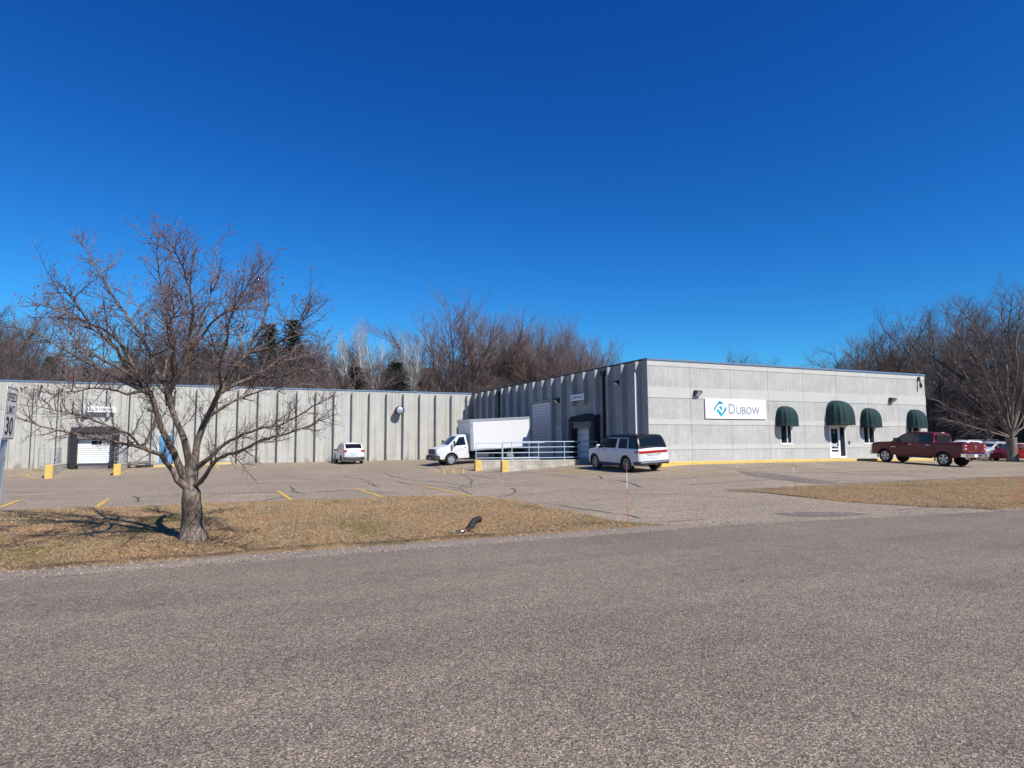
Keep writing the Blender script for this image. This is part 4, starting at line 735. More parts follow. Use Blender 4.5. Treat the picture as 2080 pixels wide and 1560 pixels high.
# platform between far dock wall and overhead door
# railings
def railing(label, pts, zt, nrail, m, r_=.026, ht=1.12, group=None):
    t = thing('railing', label, 'railing', (0, 0, 0), 0, group)
    for p in pts: mb = MB(); mb.tube([(p[0], p[1], zt-.02), (p[0], p[1], zt+ht)], r_, 8); obj('post', mb, m, t, smooth=60)
    a, b = pts[0], pts[-1]
    for i in range(nrail):
        z = zt+ht-.005 - i*(ht-.14)/(nrail-1); rr = r_*(1.1 if i == 0 else .9); mb = MB(); mb.tube([(a[0], a[1], z), (b[0], b[1], z)], rr, 8); obj('rail', mb, m, t, smooth=60)
    return t
railing('pale blue pipe railing on the near wall of the shipping dock', [(x, 36.12) for x in (16.15, 16.75, 18.55, 20.35, 22.1, 22.75)], .745, 4, M_RAIL)
railing('pale blue pipe railing behind it on the far wall of the shipping dock', [(x, 40.15) for x in (16.05, 17.9, 19.9, 21.7, 22.75)], .70, 4, M_RAIL)
def cage(label, x, y0, y1, zt, x2):
    t = thing('guard_railing', label, 'railing', (0, 0, 0))
    for i in range(5): yy = y0+(y1-y0)*i/4; mb = MB(); mb.tube([(x, yy, zt-.02), (x, yy, zt+1.15)], .022, 6); obj('post', mb, M_STEEL, t)
    for i in range(4): mb = MB(); mb.tube([(x, y0, zt+.15+i*.33), (x, y1, zt+.15+i*.33)], .018, 6); obj('rail', mb, M_STEEL, t)
    for i in range(4): mb = MB(); mb.tube([(x, y0, zt+.15+i*.33), (x2, y0, zt+.15+i*.33)], .018, 6); obj('rail', mb, M_STEEL, t)
    for i in range(1, 4): xx = x+(x2-x)*i/3; mb = MB(); mb.tube([(xx, y0, zt-.3), (xx, y0, zt+1.14)], .02, 6); obj('post', mb, M_STEEL, t)
cage('thin steel guard railing left of the receiving dock door', -9.55, 56.6, 58.4, .56, -10.6)
cage('thin steel guard railing right of the receiving dock door', -5.35, 56.0, 58.4, .55, -5.9)
# sidewalk and kerbs
def walk(name, x0, x1, ya, yb, zf, m, kerb_m=None):
    mb = MB(); P = []
    for x in np.linspace(x0, x1, int(abs(x1-x0)/1.5)+2): P.append([(x, ya, zf(x)), (x, yb, zf(x)+.02)])
    mb.grid(P); return tag(obj(name, mb, m), kind='structure')
def kz(x): return float(np.interp(x, [23, 31, 37.5, 43, 48.5], [.66, .655, .63, .57, .49]))
mb = MB(); P = []
xs_ = np.arange(23.25, 50.3, 1.52)
for a, b in zip(xs_[:-1], xs_[1:]):
    m_ = MB(); m_.add([(a+.006, 30.34, kz(a)), (b-.006, 30.34, kz(b)), (b-.006, Y0, kz(b)+.02), (a+.006, Y0, kz(a)+.02), (a+.006, 30.34, kz(a)-.3), (b-.006, 30.34, kz(b)-.3), (b-.006, Y0+.02, kz(b)-.3), (a+.006, Y0+.02, kz(a)-.3)], [(0, 1, 2, 3), (4, 5, 1, 0), (5, 6, 2, 1), (7, 4, 0, 3)])
    if a < 23.3: sw = tag(obj('sidewalk', m_, M_WALK), kind='structure')
    else: obj('sidewalk_slab', m_, M_WALK, sw)
def kerb(x0, x1, y, zf, ht_, m, wd=.16, n=None):
    mb = MB(); P = []
    for x in np.linspace(x0, x1, int((x1-x0)/1.)+2):
        z = zf(x); P.append([(x, y-wd/2, z-.35), (x, y-wd/2+.01, z-.02), (x, y-wd/2+.03, z), (x, y+wd/2, z), (x, y+wd/2, z-.35)])
    mb.grid(P); mb.add(P[0], [(4, 3, 2, 1, 0)]); mb.add(P[-1], [(0, 1, 2, 3, 4)]); return tag(obj('kerb', mb, m, smooth=30), kind='structure')
kerb(23.2, 50.5, 30.25, lambda x: kz(x)+.003, .15, M_YPAINT)
kerb(-3.5, 2.0, 57.6, lambda x: lz(x, 57.6)+.12, .12, M_YPAINT, .3)
walk('sidewalk', -3.4, 2.0, 57.76, Y1-.01, lambda x: lz(x, 57.6)+.11, M_WALK)
# wood scraps by the wall
t = thing('scrap_pile', 'low pile of grey weathered boards against the wall right of the receiving dock', 'wood pile', (-4.3, 58.1, lz(-4.3, 58.1)))
rs = random.Random(3)
for i in range(14):
    mb = MB(); l = rs.uniform(.5, .95); mb.box(-l, l, -.06, .06, -.015, .015); o = obj('board', mb, M_BARKG if i % 3 else M_DSTEEL, t); o.location = (rs.uniform(-.5, .5), rs.uniform(-.25, .3), .04+.032*i); o.rotation_euler = (rs.uniform(-.1, .1), rs.uniform(-.12, .12), rs.uniform(-.5, .5))
# dark neighbouring building
nb = thing('dark_building', 'dark brown flat-roofed building in shade behind the parked cars at right', 'building', (0, 0, 0))
mb = MB(); mb.box(80, 130, 14, 72, -.5, 6.7); obj('wall', mb, M_BROWNB, nb)
mb = MB(); mb.box(79.7, 130.3, 13.7, 72.3, 6.7, 7.7); obj('fascia', mb, M_BROWNB, nb)
for i in range(24):
    yy = 15+i*2.4; mb = MB(); mb.box(79.78, 79.99, yy, yy+.25, -.3, 6.69); obj('pilaster', mb, M_BROWNB, nb)
for i in range(0, 23, 3):
    yy = 15+i*2.4; mb = MB(); mb.box(79.9, 79.99, yy+.6, yy+1.95, 1.0, 2.6); wn = obj('window', mb, M_DSTEEL, nb); m2 = MB(); m2.box(79.87, 79.899, yy+.68, yy+1.87, 1.08, 2.52); obj('pane', m2, M_GLASS, wn)
# far low building glimpsed over the roof between the trees, utility lines
hb = thing('far_house', 'pale house glimpsed through bare trees above the long wall at far left', 'house', (0, 0, 0))
hx, hy = -14.4, 116.0
mb = MB(); mb.box(hx-5, hx+5, hy, hy+8, 6, 12.2); obj('wall', mb, mat('pale_house_wall', (.33, .30, .27), .8), hb)
mb = MB(); mb.prism([(hy-.6, 12.2), (hy+4, 14.2), (hy+8.6, 12.2)], 'x', hx-5.5, hx+5.5); obj('roof', mb, mat('grey_shingle', (.12, .115, .11), .9), hb, fix=True)
for i in range(3):
    mb = MB(); mb.box(hx-3.6+i*2.8, hx-2.3+i*2.8, hy-.05, hy-.005, 9.6, 11.2); wn = obj('window', mb, M_WHITE, hb); m2 = MB(); m2.box(hx-3.5+i*2.8, hx-2.4+i*2.8, hy-.08, hy-.051, 9.7, 11.1); obj('pane', m2, M_GLASS, wn)
hb = thing('brick_building', 'brown brick block glimpsed over the roof between white birch and big bare tree', 'building', (0, 0, 0))
mb = MB(); mb.box(35.3, 39.3, 118, 128, 0, 15.8); obj('wall', mb, mat('brown_brick', (.16, .10, .08), .9), hb); mb = MB(); mb.box(35.1, 39.5, 117.8, 128.2, 15.8, 16.2); obj('coping', mb, M_DSTEEL, hb)

# ------------------------------------------------------------------ vehicles (local frame: +x forward, +y left)
def sm(xs, ys):
    """smoothed piecewise linear profile"""
    def f(x):
        return sum(w_*float(np.interp(x+d, xs, ys)) for d, w_ in ((-.07, .2), (-.035, .2), (0, .2), (.035, .2), (.07, .2)))
    return f
class Body:
    def __init__(s, T, B, W, S, x0, x1, r=.07, crown=.035, smooth=True):
        s.T = sm(*T) if smooth else (lambda x: float(np.interp(x, *T))); s.B = lambda x: float(np.interp(x, *B)); s.W = (lambda x: float(np.interp(x, *W))); s.S = lambda z: float(np.interp(z, *S)); s.x0, s.x1, s.r, s.cr = x0, x1, r, crown
    def side(s, x, z):
        zt = s.T(x); w = s.W(x); zz = min(z, zt-s.r)
        y = w*s.S(zz)
        if z > zt-s.r: t = min(1, (z-(zt-s.r))/s.r); y -= s.r*(1-math.sqrt(max(0, 1-t*t)))
        return y
    def build(s, name, m, parent, arches, ar, mf=None, dx=.06, extra=(), nz=9, depth=.36, cut=(), belt=None):
        xs = sorted(set([round(v, 3) for v in np.arange(s.x0, s.x1, dx)] + [s.x1, s.x0+.015, s.x1-.015] + list(extra)))
        mb = MB(); rings = []
        for x in xs:
            zb, zt, w, r = s.B(x), s.T(x), s.W(x), s.r; ring = [(x, 0, zb), (x, w*s.S(zb)*.93, zb)]
            if belt:
                m_ = min(belt, zt-r-.012); lv = [zb+.03+(m_-zb-.03)*i/6 for i in range(7)]+[m_+(zt-r-m_)*i/5 for i in range(1, 6)]
            else: lv = [zb+.03+(zt-r-zb-.03)*i/nz for i in range(nz+1)]
            for z in lv: ring.append((x, w*s.S(z), z))
            ye = w*s.S(zt-r)
            for a in (30, 60, 90): ring.append((x, ye-r*(1-math.cos(R(a))), zt-r+r*math.sin(R(a))))
            yt = ye-r
            for q in (.66, .33, 0): ring.append((x, yt*q, zt+s.cr*(1-q*q)))
            full = ring + [(x, -y, z) for x, y, z in reversed(ring[1:-1])]; rings.append(full)
        n = len(rings[0]); vs = [p for r_ in rings for p in r_]
        fs = [(i*n+j, (i+1)*n+j, (i+1)*n+(j+1) % n, i*n+(j+1) % n) for i in range(len(xs)-1) for j in range(n)]
        fs += [tuple(range(n)), tuple(reversed(range((len(xs)-1)*n, len(xs)*n)))]
        mb.add(vs, fs); me = mb.mesh(name)
        bm = bmesh.new(); bm.from_mesh(me); bmesh.ops.recalc_face_normals(bm, faces=bm.faces); bm.to_mesh(me); bm.free()
        for mm in (m, M_UNDER) + ((P_BLK,) if mf else ()): me.materials.append(mm)
        if mf:
            for p in me.polygons:
                if mf(*p.center): p.material_index = 2
        o = bpy.data.objects.new(name, me); link(o)
        cb = MB()
        for ax_ in arches:
            for sg_ in (1, -1):
                w = s.W(ax_); y0, y1 = sg_*(w+.15), sg_*(w-depth); k = 28
                vs = [(ax_+ar*math.cos(6.2832*i/k), yy, .36*0+arz+ar*math.sin(6.2832*i/k)) for yy in (y0, y1) for i in range(k)]
                cb.add(vs, [tuple(range(k)), tuple(reversed(range(k, 2*k)))]+[(i, k+i, k+(i+1) % k, (i+1) % k) for i in range(k)])
        for c_ in cut: cb.box(*c_)
        cm = cb.mesh('cut'); bm = bmesh.new(); bm.from_mesh(cm); bmesh.ops.recalc_face_normals(bm, faces=bm.faces); bm.to_mesh(cm); bm.free(); cm.materials.append(M_UNDER)
        co = bpy.data.objects.new('cut', cm); link(co)
        md = o.modifiers.new('b', 'BOOLEAN'); md.operation = 'DIFFERENCE'; md.object = co; md.solver = 'EXACT'; md.material_mode = 'TRANSFER'
        dg = bpy.context.evaluated_depsgraph_get(); me2 = bpy.data.meshes.new_from_object(o.evaluated_get(dg)); o.modifiers.clear(); o.data = me2
        bpy.data.objects.remove(co); me2.polygons.foreach_set('use_smooth', [True]*len(me2.polygons)); me2.set_sharp_from_angle(angle=R(38)); o.parent = parent
        return o
    def side_patch(s, name, corners, m, parent, off=.006, nx=8, nz=5, both=True, mats=None):
        """corners (x,z): bottom rear, bottom front, top front, top rear"""
        (a, b, c_, d) = corners; out = []
        for sg_ in ((1, -1) if both else (1,)):
            mb = MB(); P = []
            for i in range(nx+1):
                u = i/nx; row = []
                for j in range(nz+1):
                    v = j/nz; x = (a[0]*(1-u)+b[0]*u)*(1-v)+(d[0]*(1-u)+c_[0]*u)*v; z = (a[1]*(1-u)+b[1]*u)*(1-v)+(d[1]*(1-u)+c_[1]*u)*v
                    e = -.004 if i in (0, nx) or j in (0, nz) else off; row.append((x, sg_*(s.side(x, z)+e), z))
                P.append(row)
            # border ring proud too
            P2 = []
            for i in range(-1, nx+2):
                row = []
                for j in range(-1, nz+2):
                    ii, jj = min(max(i, 0), nx), min(max(j, 0), nz); x, y, z = P[ii][jj]; edge = i in (-1, nx+1) or j in (-1, nz+1)
                    row.append((x, sg_*(s.side(x, z)+(-.006 if edge else off)), z))
                P2.append(row)
            if sg_ < 0: P2 = P2[::-1]
            mb.grid(P2); out.append(obj(name, mb, m, parent, smooth=40))
        return out
    def top_patch(s, name, xa, xb, fr_, m, parent, off=.008, nx=8, ny=8, frb=None):
        mb = MB(); P = []; frb = frb or fr_
        for i in range(nx+1):
            u = i/nx; x = xa+(xb-xa)*u; zt = s.T(x); yt = s.W(x)*s.S(zt-s.r)-s.r; sl_ = (s.T(x+.02)-s.T(x-.02))/.04; l = math.hypot(1, sl_); f = fr_+(frb-fr_)*u
            P.append([(x - sl_/l*off, yt*f*(2*j/ny-1), zt+s.cr*(1-(f*(2*j/ny-1))**2)+off/l) for j in range(ny+1)])
        mb.grid(P); return obj(name, mb, m, parent, smooth=40)
    def seam(s, pts, parent, wd=.012, both=True):
        for sg_ in ((1, -1) if both else (1,)):
            mb = MB(); q = []
            for a, b in zip(pts[:-1], pts[1:]):
                n = max(1, int(math.hypot(b[0]-a[0], b[1]-a[1])/.08)); q += [(a[0]+(b[0]-a[0])*i/n, a[1]+(b[1]-a[1])*i/n) for i in range(n)]
            q.append(pts[-1]); P = []
            for i, p in enumerate(q):
                a, b = q[max(0, i-1)], q[min(len(q)-1, i+1)]; l = math.hypot(b[0]-a[0], b[1]-a[1]); nx, nz = -(b[1]-a[1])/l, (b[0]-a[0])/l
                P.append([(p[0]+nx*k*wd/2, sg_*(s.side(p[0]+nx*k*wd/2, p[1]+nz*k*wd/2)+.003), p[1]+nz*k*wd/2) for k in (1, -1)])
            mb.grid(P); obj('door_seam', mb, M_BLACK, parent)
arz = .36
def wheel(parent, x, y, r, wd, rim_r, style, side):
    """wheel with tyre and rim; side +1 = left"""
    mb = MB(); s = side
    pr = [(rim_r, -wd/2+.02), (rim_r+.02, -wd/2), (r-.035, -wd/2), (r-.008, -wd/2+.035), (r, -wd/2+.06), (r, wd/2-.06), (r-.008, wd/2-.035), (r-.035, wd/2), (rim_r+.02, wd/2), (rim_r, wd/2-.02)]
    mb.lathe_y(pr, (0, 0, 0), 36); t = obj('wheel', mb, M_TYRE, parent, smooth=40); t.location = (x, y-s*wd/2, r)
    o = (wd/2-.03)*s; dk = MB(); dk.lathe_y([(0, o-.05*s), (rim_r*.98, o-.05*s), (rim_r, o-.02*s), (rim_r, o)], (0, 0, 0), 28); 
    obj('rim_barrel', dk, M_DSTEEL if style != 'steel' else M_ALU, t, smooth=40)
    mb = MB(); mb.lathe_y([(rim_r-.03, o-.01*s), (rim_r-.02, o+.008*s), (rim_r+.005, o+.008*s), (rim_r+.008, o-.02*s)], (0, 0, 0), 32)
    n = {'six': 6, 'ram': 5, 'ten': 10, 'steel': 4, 'five': 5, 'plain': 7}[style]
    for k in range(n):
        a = 2*math.pi*k/n+.2
        def pt(r_, da, yy): return (r_*math.cos(a+da), yy, r_*math.sin(a+da))
        y0, y1 = o-.025*s, o+.006*s
        if style == 'six':                                   # forked spoke
            for da, rr in ((.20, 1), (-.20, 1)):
                q = [pt(.05, 0, 0), pt(rim_r*.55, da*.9, 0), pt(rim_r*.97, da*1.5, 0)]
                for (p, p2) in zip(q[:-1], q[1:]):
                    d = Vector((p2[0]-p[0], 0, p2[2]-p[2])).normalized(); nx = Vector((-d.z, 0, d.x))*.009
                    mb.prism([(p[0]+nx.x, p[2]+nx.z), (p2[0]+nx.x, p2[2]+nx.z), (p2[0]-nx.x, p2[2]-nx.z), (p[0]-nx.x, p[2]-nx.z)], 'y', y0, y1)
            q = [pt(rim_r*.97, .32, 0), pt(rim_r*.74, .52, 0), pt(rim_r*.97, .72, 0)]
        elif style == 'steel':
            q = [pt(rim_r*.42, -.5, 0), pt(rim_r*.98, -.38, 0), pt(rim_r*.98, .38, 0), pt(rim_r*.42, .5, 0)]; mb.prism([(p[0], p[2]) for p in q], 'y', y0, y1)
        else:
            w0, w1 = {'ram': (.30, .30), 'ten': (.10, .06), 'five': (.22, .13), 'plain': (.16, .10)}[style]
            q = [pt(.05, -w0*1.6, 0), pt(rim_r*.96, -w1, 0), pt(rim_r*.96, w1, 0), pt(.05, w0*1.6, 0)]; mb.prism([(p[0], p[2]) for p in q], 'y', y0, y1)
    hb_ = rim_r*(.45 if style == 'steel' else .2); mb.lathe_y([(hb_, o-.02*s), (hb_, o+.012*s), (0, o+.016*s)], (0, 0, 0), 20)
    rm = obj('rim', mb, M_ALU, t, smooth=30, fix=True); return t
def bx(name, m, parent, *a, b=.01, label=None):
    mb = MB(); mb.bbox(*a, b); return obj(name, mb, m, parent, label=label)
def wheels(t, axr, axf, hw, r, wd, rim, style):
    for ax in (axr, axf):
        for s in (1, -1): wheel(t, ax, s*(hw-.03), r, wd, rim, style, s)
def arch_trim(body, t, ax, ar, zc, m, w_=.06, out=.012):
    for sg_ in (1, -1):
        mb = MB(); P = []
        for i in range(21):
            a = math.pi*(-.08+1.16*i/20); row = []
            for rr, oo in ((ar-.002, -.06), (ar-.002, out), (ar+w_, out), (ar+w_, -.01)):
                x, z = ax+rr*math.cos(a), zc+rr*math.sin(a); row.append((x, sg_*(body.side(x, max(z, .3))+oo), z))
            P.append(row)
        mb.grid(P); obj('arch_trim', mb, m, t, smooth=50)
def place(t, x, y, heading, zf=None, wb=2.8, dz=0):
    """stand on the lot: heading angle of +x axis; pitch to the slope"""
    c_, s_ = math.cos(heading), math.sin(heading); za, zb_ = lz(x+c_*wb/2, y+s_*wb/2), lz(x-c_*wb/2, y-s_*wb/2)
    zl, zr = lz(x-s_*.8, y+c_*.8), lz(x+s_*.8, y-c_*.8)
    t.location = (x, y, (za+zb_)/2+dz); t.rotation_euler = (math.atan2(zl-zr, 1.6), -math.atan2(za-zb_, wb), heading)

# --- the big white electric suv
def big_suv():
    t = thing('suv', 'white boxy three-row suv with black roof and full-width red tail light beside the shipping dock', 'suv')
    T = ([-2.55, -2.52, -2.42, -2.22, -2.0, -1.0, .2, .62, .95, 1.38, 1.5, 2.30, 2.46, 2.53, 2.56], [1.02, 1.20, 1.52, 1.89, 1.93, 1.94, 1.93, 1.87, 1.63, 1.25, 1.21, 1.14, 1.06, .92, .78])
    B = ([-2.56, -2.3, -1.9, 2.2, 2.56], [.48, .38, .34, .34, .45]); W = ([-2.56, -2.50, -2.35, -2.0, 1.9, 2.25, 2.45, 2.56], [.86, .95, .99, 1.0, 1.0, .97, .90, .76])
    S = ([.2, .5, .8, 1.08, 1.16, 1.3, 1.9, 2], [.95, .985, 1., .985, .965, .93, .80, .79])
    b = Body(T, B, W, S, -2.56, 2.56, .06); global arz; arz = .40
    b.build('body', P_WHITE, t, (-1.40, 1.68), .445, mf=lambda x, y, z: z > 1.25 and -2.6 < x < 1.30, belt=1.245, extra=(-2.505, -2.49, -2.475, -2.45, -2.43))
    for q in (((-1.55, 1.30), (-.62, 1.29), (-.70, 1.74), (-1.42, 1.74)), ((-.36, 1.29), (.30, 1.28), (.18, 1.75), (-.46, 1.75)), ((.34, 1.28), (1.12, 1.28), (.48, 1.72), (.22, 1.74))):
        pass
    b.side_patch('side_window', ((-.44, 1.28), (1.10, 1.28), (.50, 1.70), (-.50, 1.76)), M_CGLASS, t); b.side_patch('side_window', ((-1.52, 1.28), (-.72, 1.28), (-.76, 1.76), (-1.42, 1.76)), M_CGLASS, t)
    b.side_patch('side_window', ((-2.22, 1.28), (-1.64, 1.28), (-1.66, 1.74), (-2.08, 1.70)), M_CGLASS, t)
    b.side_patch('door_pillar', ((-.70, 1.24), (-.46, 1.24), (-.55, 1.79), (-.73, 1.79)), P_WHITE, t, off=.012, nx=3, both=True); b.side_patch('door_pillar', ((-1.62, 1.24), (-1.55, 1.24), (-1.50, 1.76), (-1.56, 1.80)), P_WHITE, t, off=.012, nx=2)
    b.side_patch('roof_trim', ((-1.56, 1.775), (.40, 1.775), (.36, 1.80), (-1.54, 1.80)), P_WHITE, t, off=.012, nx=12, nz=1)
    b.top_patch('rear_window', -2.47, -2.27, .93, M_CGLASS, t, nx=6); b.top_patch('windscreen', .70, 1.30, .92, M_CGLASS, t)
    for x in (.42, -.62): b.seam([(x, .5), (x, 1.2)], t)
    b.seam([(1.22, .95), (1.25, 1.18)], t); b.seam([(-1.02, 1.0), (-1.02, 1.2)], t)
    b.side_patch('sill_cladding', ((-1.0, .34), (1.25, .34), (1.25, .46), (-1.0, .46)), M_PLAS, t, off=.014, nx=10, nz=2)
    for ax in (-1.40, 1.68): arch_trim(b, t, ax, .445, .40, M_PLAS, .065)
    wheels(t, -1.40, 1.68, 1.0, .41, .27, .29, 'six')
    # tail: light bar, letters, plate, bumper, hitch
    mb = MB(); P = []
    for i in range(25):
        u = -1+2*i/24; th = abs(u); x = -2.545 if th < .8 else -2.545+(th-.8)*.55*2; xx = max(-2.557, min(-2.30, -2.565 + max(0, th-.82)*1.4)); y = (u/.82*.86) if th < .82 else math.copysign(b.side(xx, 1.08), u)
        y = math.copysign(min(abs(y), b.side(max(xx, -2.55), 1.08)+.012), u); P.append([(xx-.012, y, .995), (xx-.012, y, 1.135)])
    for s in (1, -1):                                       # wrap of the bar on to the side
        pass
    mb.grid(P); obj('tail_light_bar', mb, M_REDL, t, smooth=60)
    b.side_patch('tail_light', ((-2.53, 1.01), (-2.20, 1.02), (-2.20, 1.115), (-2.53, 1.12)), M_REDL, t, off=.014, nx=5, nz=1)
    [text_fit('letter', ch_, M_DSTEEL, t, Matrix.Translation((-2.572, -.15*(q_-2.5)*-1 if False else .15*(2.5-q_), .945)) @ Matrix.Rotation(R(-90), 4, 'Z') @ Matrix.Rotation(R(90), 4, 'X'), .075 if ch_ != 'I' else .02, .062, .004, .01) for q_, ch_ in enumerate('RIVIAN')]
    bx('handle_recess', M_DSTEEL, t, -2.565, -2.55, -.38, .38, .872, .892, b=.003); bx('number_plate', M_PLATE, t, -2.572, -2.555, -.16, .16, .70, .84, b=.004)
    bx('rear_bumper', M_PLAS, t, -2.62, -2.38, -.93, .93, .42, .60, b=.04); bx('skid_trim', M_ALU, t, -2.635, -2.5, -.88, .88, .50, .555, b=.02)
    bx('bumper_corner', M_PLAS, t, -2.55, -2.05, .78, .985, .40, .60, b=.03); bx('bumper_corner', M_PLAS, t, -2.55, -2.05, -.985, -.78, .40, .60, b=.03)
    bx('tow_hitch', M_CHROME, t, -2.74, -2.6, -.035, .035, .40, .46, b=.01)
    for s in (1, -1):
        bx('mirror', P_WHITE, t, .98, 1.16, s*.98, s*1.20, 1.20, 1.42, b=.04); bx('mirror_glass', M_CGLASS, t, .968, .979, s*1.0, s*1.14, 1.22, 1.36, b=.004)
        for x in (-.48, .52-.05): bx('door_handle', M_DSTEEL, t, x, x+.17, s*.985, s*1.008, 1.115, 1.14, b=.006)
        bx('headlight', M_CLRL, t, 2.40, 2.53, s*.62, s*.84, .78, 1.0, b=.03)
    bx('roof_fin', P_BLK, t, -1.75, -1.55, -.03, .03, 1.93, 2.0, b=.02)
    return t
t = big_suv(); place(t, 21.28, 30.80, R(90), wb=3.08)

# --- dark red pickup
def pickup(label, paint, name='pickup_truck', lp=True):
    t = thing(name, label, 'pickup truck'); global arz; arz = .42
    T = ([-2.95, -2.93, -1.16, -1.15, -1.12, -.95, .2, .55, .85, 1.42, 1.55, 2.5, 2.80, 2.93, 2.97], [1.36, 1.40, 1.40, 1.42, 1.86, 1.97, 1.99, 1.95, 1.80, 1.40, 1.34, 1.27, 1.20, 1.05, .9])
    B = ([-2.95, -2.2, 2.3, 2.97], [.62, .50, .50, .50]); W = ([-2.95, -2.8, 2.2, 2.6, 2.85, 2.97], [.97, 1.0, 1.0, .97, .90, .80])
    S = ([.2, .55, .85, 1.15, 1.3, 1.42, 1.98], [.96, .985, 1., .99, .97, .93, .77])
    b = Body(T, B, W, S, -2.95, 2.97, .05, .025, smooth=False)
    b.build('body', paint, t, (-1.72, 1.92), .47, extra=(-1.165, -1.155, -1.145), cut=[(-2.86, -1.22, -.82, .82, .9, 1.6)], mf=lambda x, y, z: False, nz=10)
    b.side_patch('side_window', ((-.98, 1.37), (-.02, 1.37), (-.02, 1.86), (-.88, 1.84)), M_CGLASS2, t); b.side_patch('side_window', ((.06, 1.37), (1.14, 1.37), (.66, 1.82), (.06, 1.86)), M_CGLASS2, t)
    for s in (1,):
        mb = MB(); mb.box(-1.185, -1.170, -.70, .70, 1.46, 1.84); obj('rear_window', mb, M_CGLASS, t); bx('window_divider', M_BLACK, t, -1.19, -1.18, -.24, -.21, 1.46, 1.84, b=.002)
    b.top_patch('windscreen', .66, 1.36, .93, M_CGLASS, t)
    for x in (-1.05, .02, 1.12): b.seam([(x, .62), (x, 1.34)], t)
    b.seam([(-1.15, .55), (-1.15, 1.38)], t, .02)
    for ax in (-1.72, 1.92): arch_trim(b, t, ax, .47, .42, paint, .05, .02)
    wheels(t, -1.72, 1.92, 1.0, .415, .28, .27, 'ram')
    # tail
    bx('tailgate', paint, t, -2.985, -2.952, -.80, .80, .86, 1.41, b=.012)
    for s in (1, -1):
        bx('tail_light', M_REDL, t, -2.985, -2.80, s*.82, s*1.0, .92, 1.37, b=.02); bx('tail_light_lens', M_CLRL, t, -2.992, -2.9, s*.83, s*1.005, 1.05, 1.10, b=.006); bx('tail_light_lens', M_CLRL, t, -2.992, -2.9, s*.83, s*1.005, 1.24, 1.28, b=.006)
        bx('mirror', paint, t, 1.02, 1.2, s*1.0, s*1.24, 1.36, 1.58, b=.03); bx('mirror_glass', M_CHROME, t, 1.008, 1.019, s*1.02, s*1.22, 1.38, 1.56, b=.003)
        for x in (.16, -.92): bx('door_handle', M_CHROME, t, x, x+.2, s*.985, s*1.02, 1.19, 1.225, b=.008)
        bx('headlight', M_CLRL, t, 2.78, 2.95, s*.62, s*.88, .98, 1.14, b=.03); bx('exhaust_tip', M_CHROME, t, -2.95, -2.8, s*.55, s*.68, .48, .56, b=.02)
    mb = MB(); P = []
    for z, q in ((.58, .0), (.62, .05), (.78, .05), (.82, 0)): P.append([(-2.98-q-(.06 if abs(u) < .8 else 0), u*1.0, z) for u in np.linspace(-1, 1, 13)])
    mb.grid(P); obj('rear_bumper', mb, M_CHROME, t, smooth=40); 
    for s in (1, -1): bx('bumper_end', M_CHROME, t, -3.03, -2.72, s*.86, s*1.0, .58, .82, b=.03)
    bx('front_bumper', M_CHROME, t, 2.85, 3.06, -.92, .92, .48, .72, b=.05); bx('grille', M_BLACK, t, 2.90, 3.0, -.6, .6, .78, 1.14, b=.02)
    if lp:
        bx('number_plate', M_SIGNW, t, -3.105, -3.09, .02, .30, .62, .77, b=.004)
        mb = MB(); mb.prism([(-.10, 1.28), (.10, 1.28), (.13, 1.20), (.06, 1.18), (.045, 1.08), (0, 1.02), (-.045, 1.08), (-.06, 1.18), (-.13, 1.20)], 'x', -3.0, -2.985); obj('tailgate_emblem', mb, M_CHROME, t, fix=True)
        bx('tailgate_badge', M_CHROME, t, -2.992, -2.984, .42, .72, .925, .95, b=.002); bx('tailgate_badge', M_CHROME, t, -2.992, -2.984, -.72, -.55, .935, .96, b=.002); bx('side_badge', M_CHROME, t, 1.18, 1.5, .99, 1.012, 1.0, 1.02, b=.002)
        bx('bumper_step', M_BLACK, t, -3.095, -3.07, -.42, -.1, .66, .74, b=.004)
        bx('brake_lamp', M_CLRL, t, -1.15, -1.12, -.14, .14, 1.95, 1.99, b=.004)
    for s in (1, -1): mb = MB(); mb.box(-1.0, 1.1, s*.80, s*.92, .42, .50); obj('running_board', mb, M_PLAS, t)
    return t
t = pickup('dark red crew-cab pickup truck parked nose-in at the right end of the front wall', P_RED); place(t, 40.52, 26.60, R(91), wb=3.64)

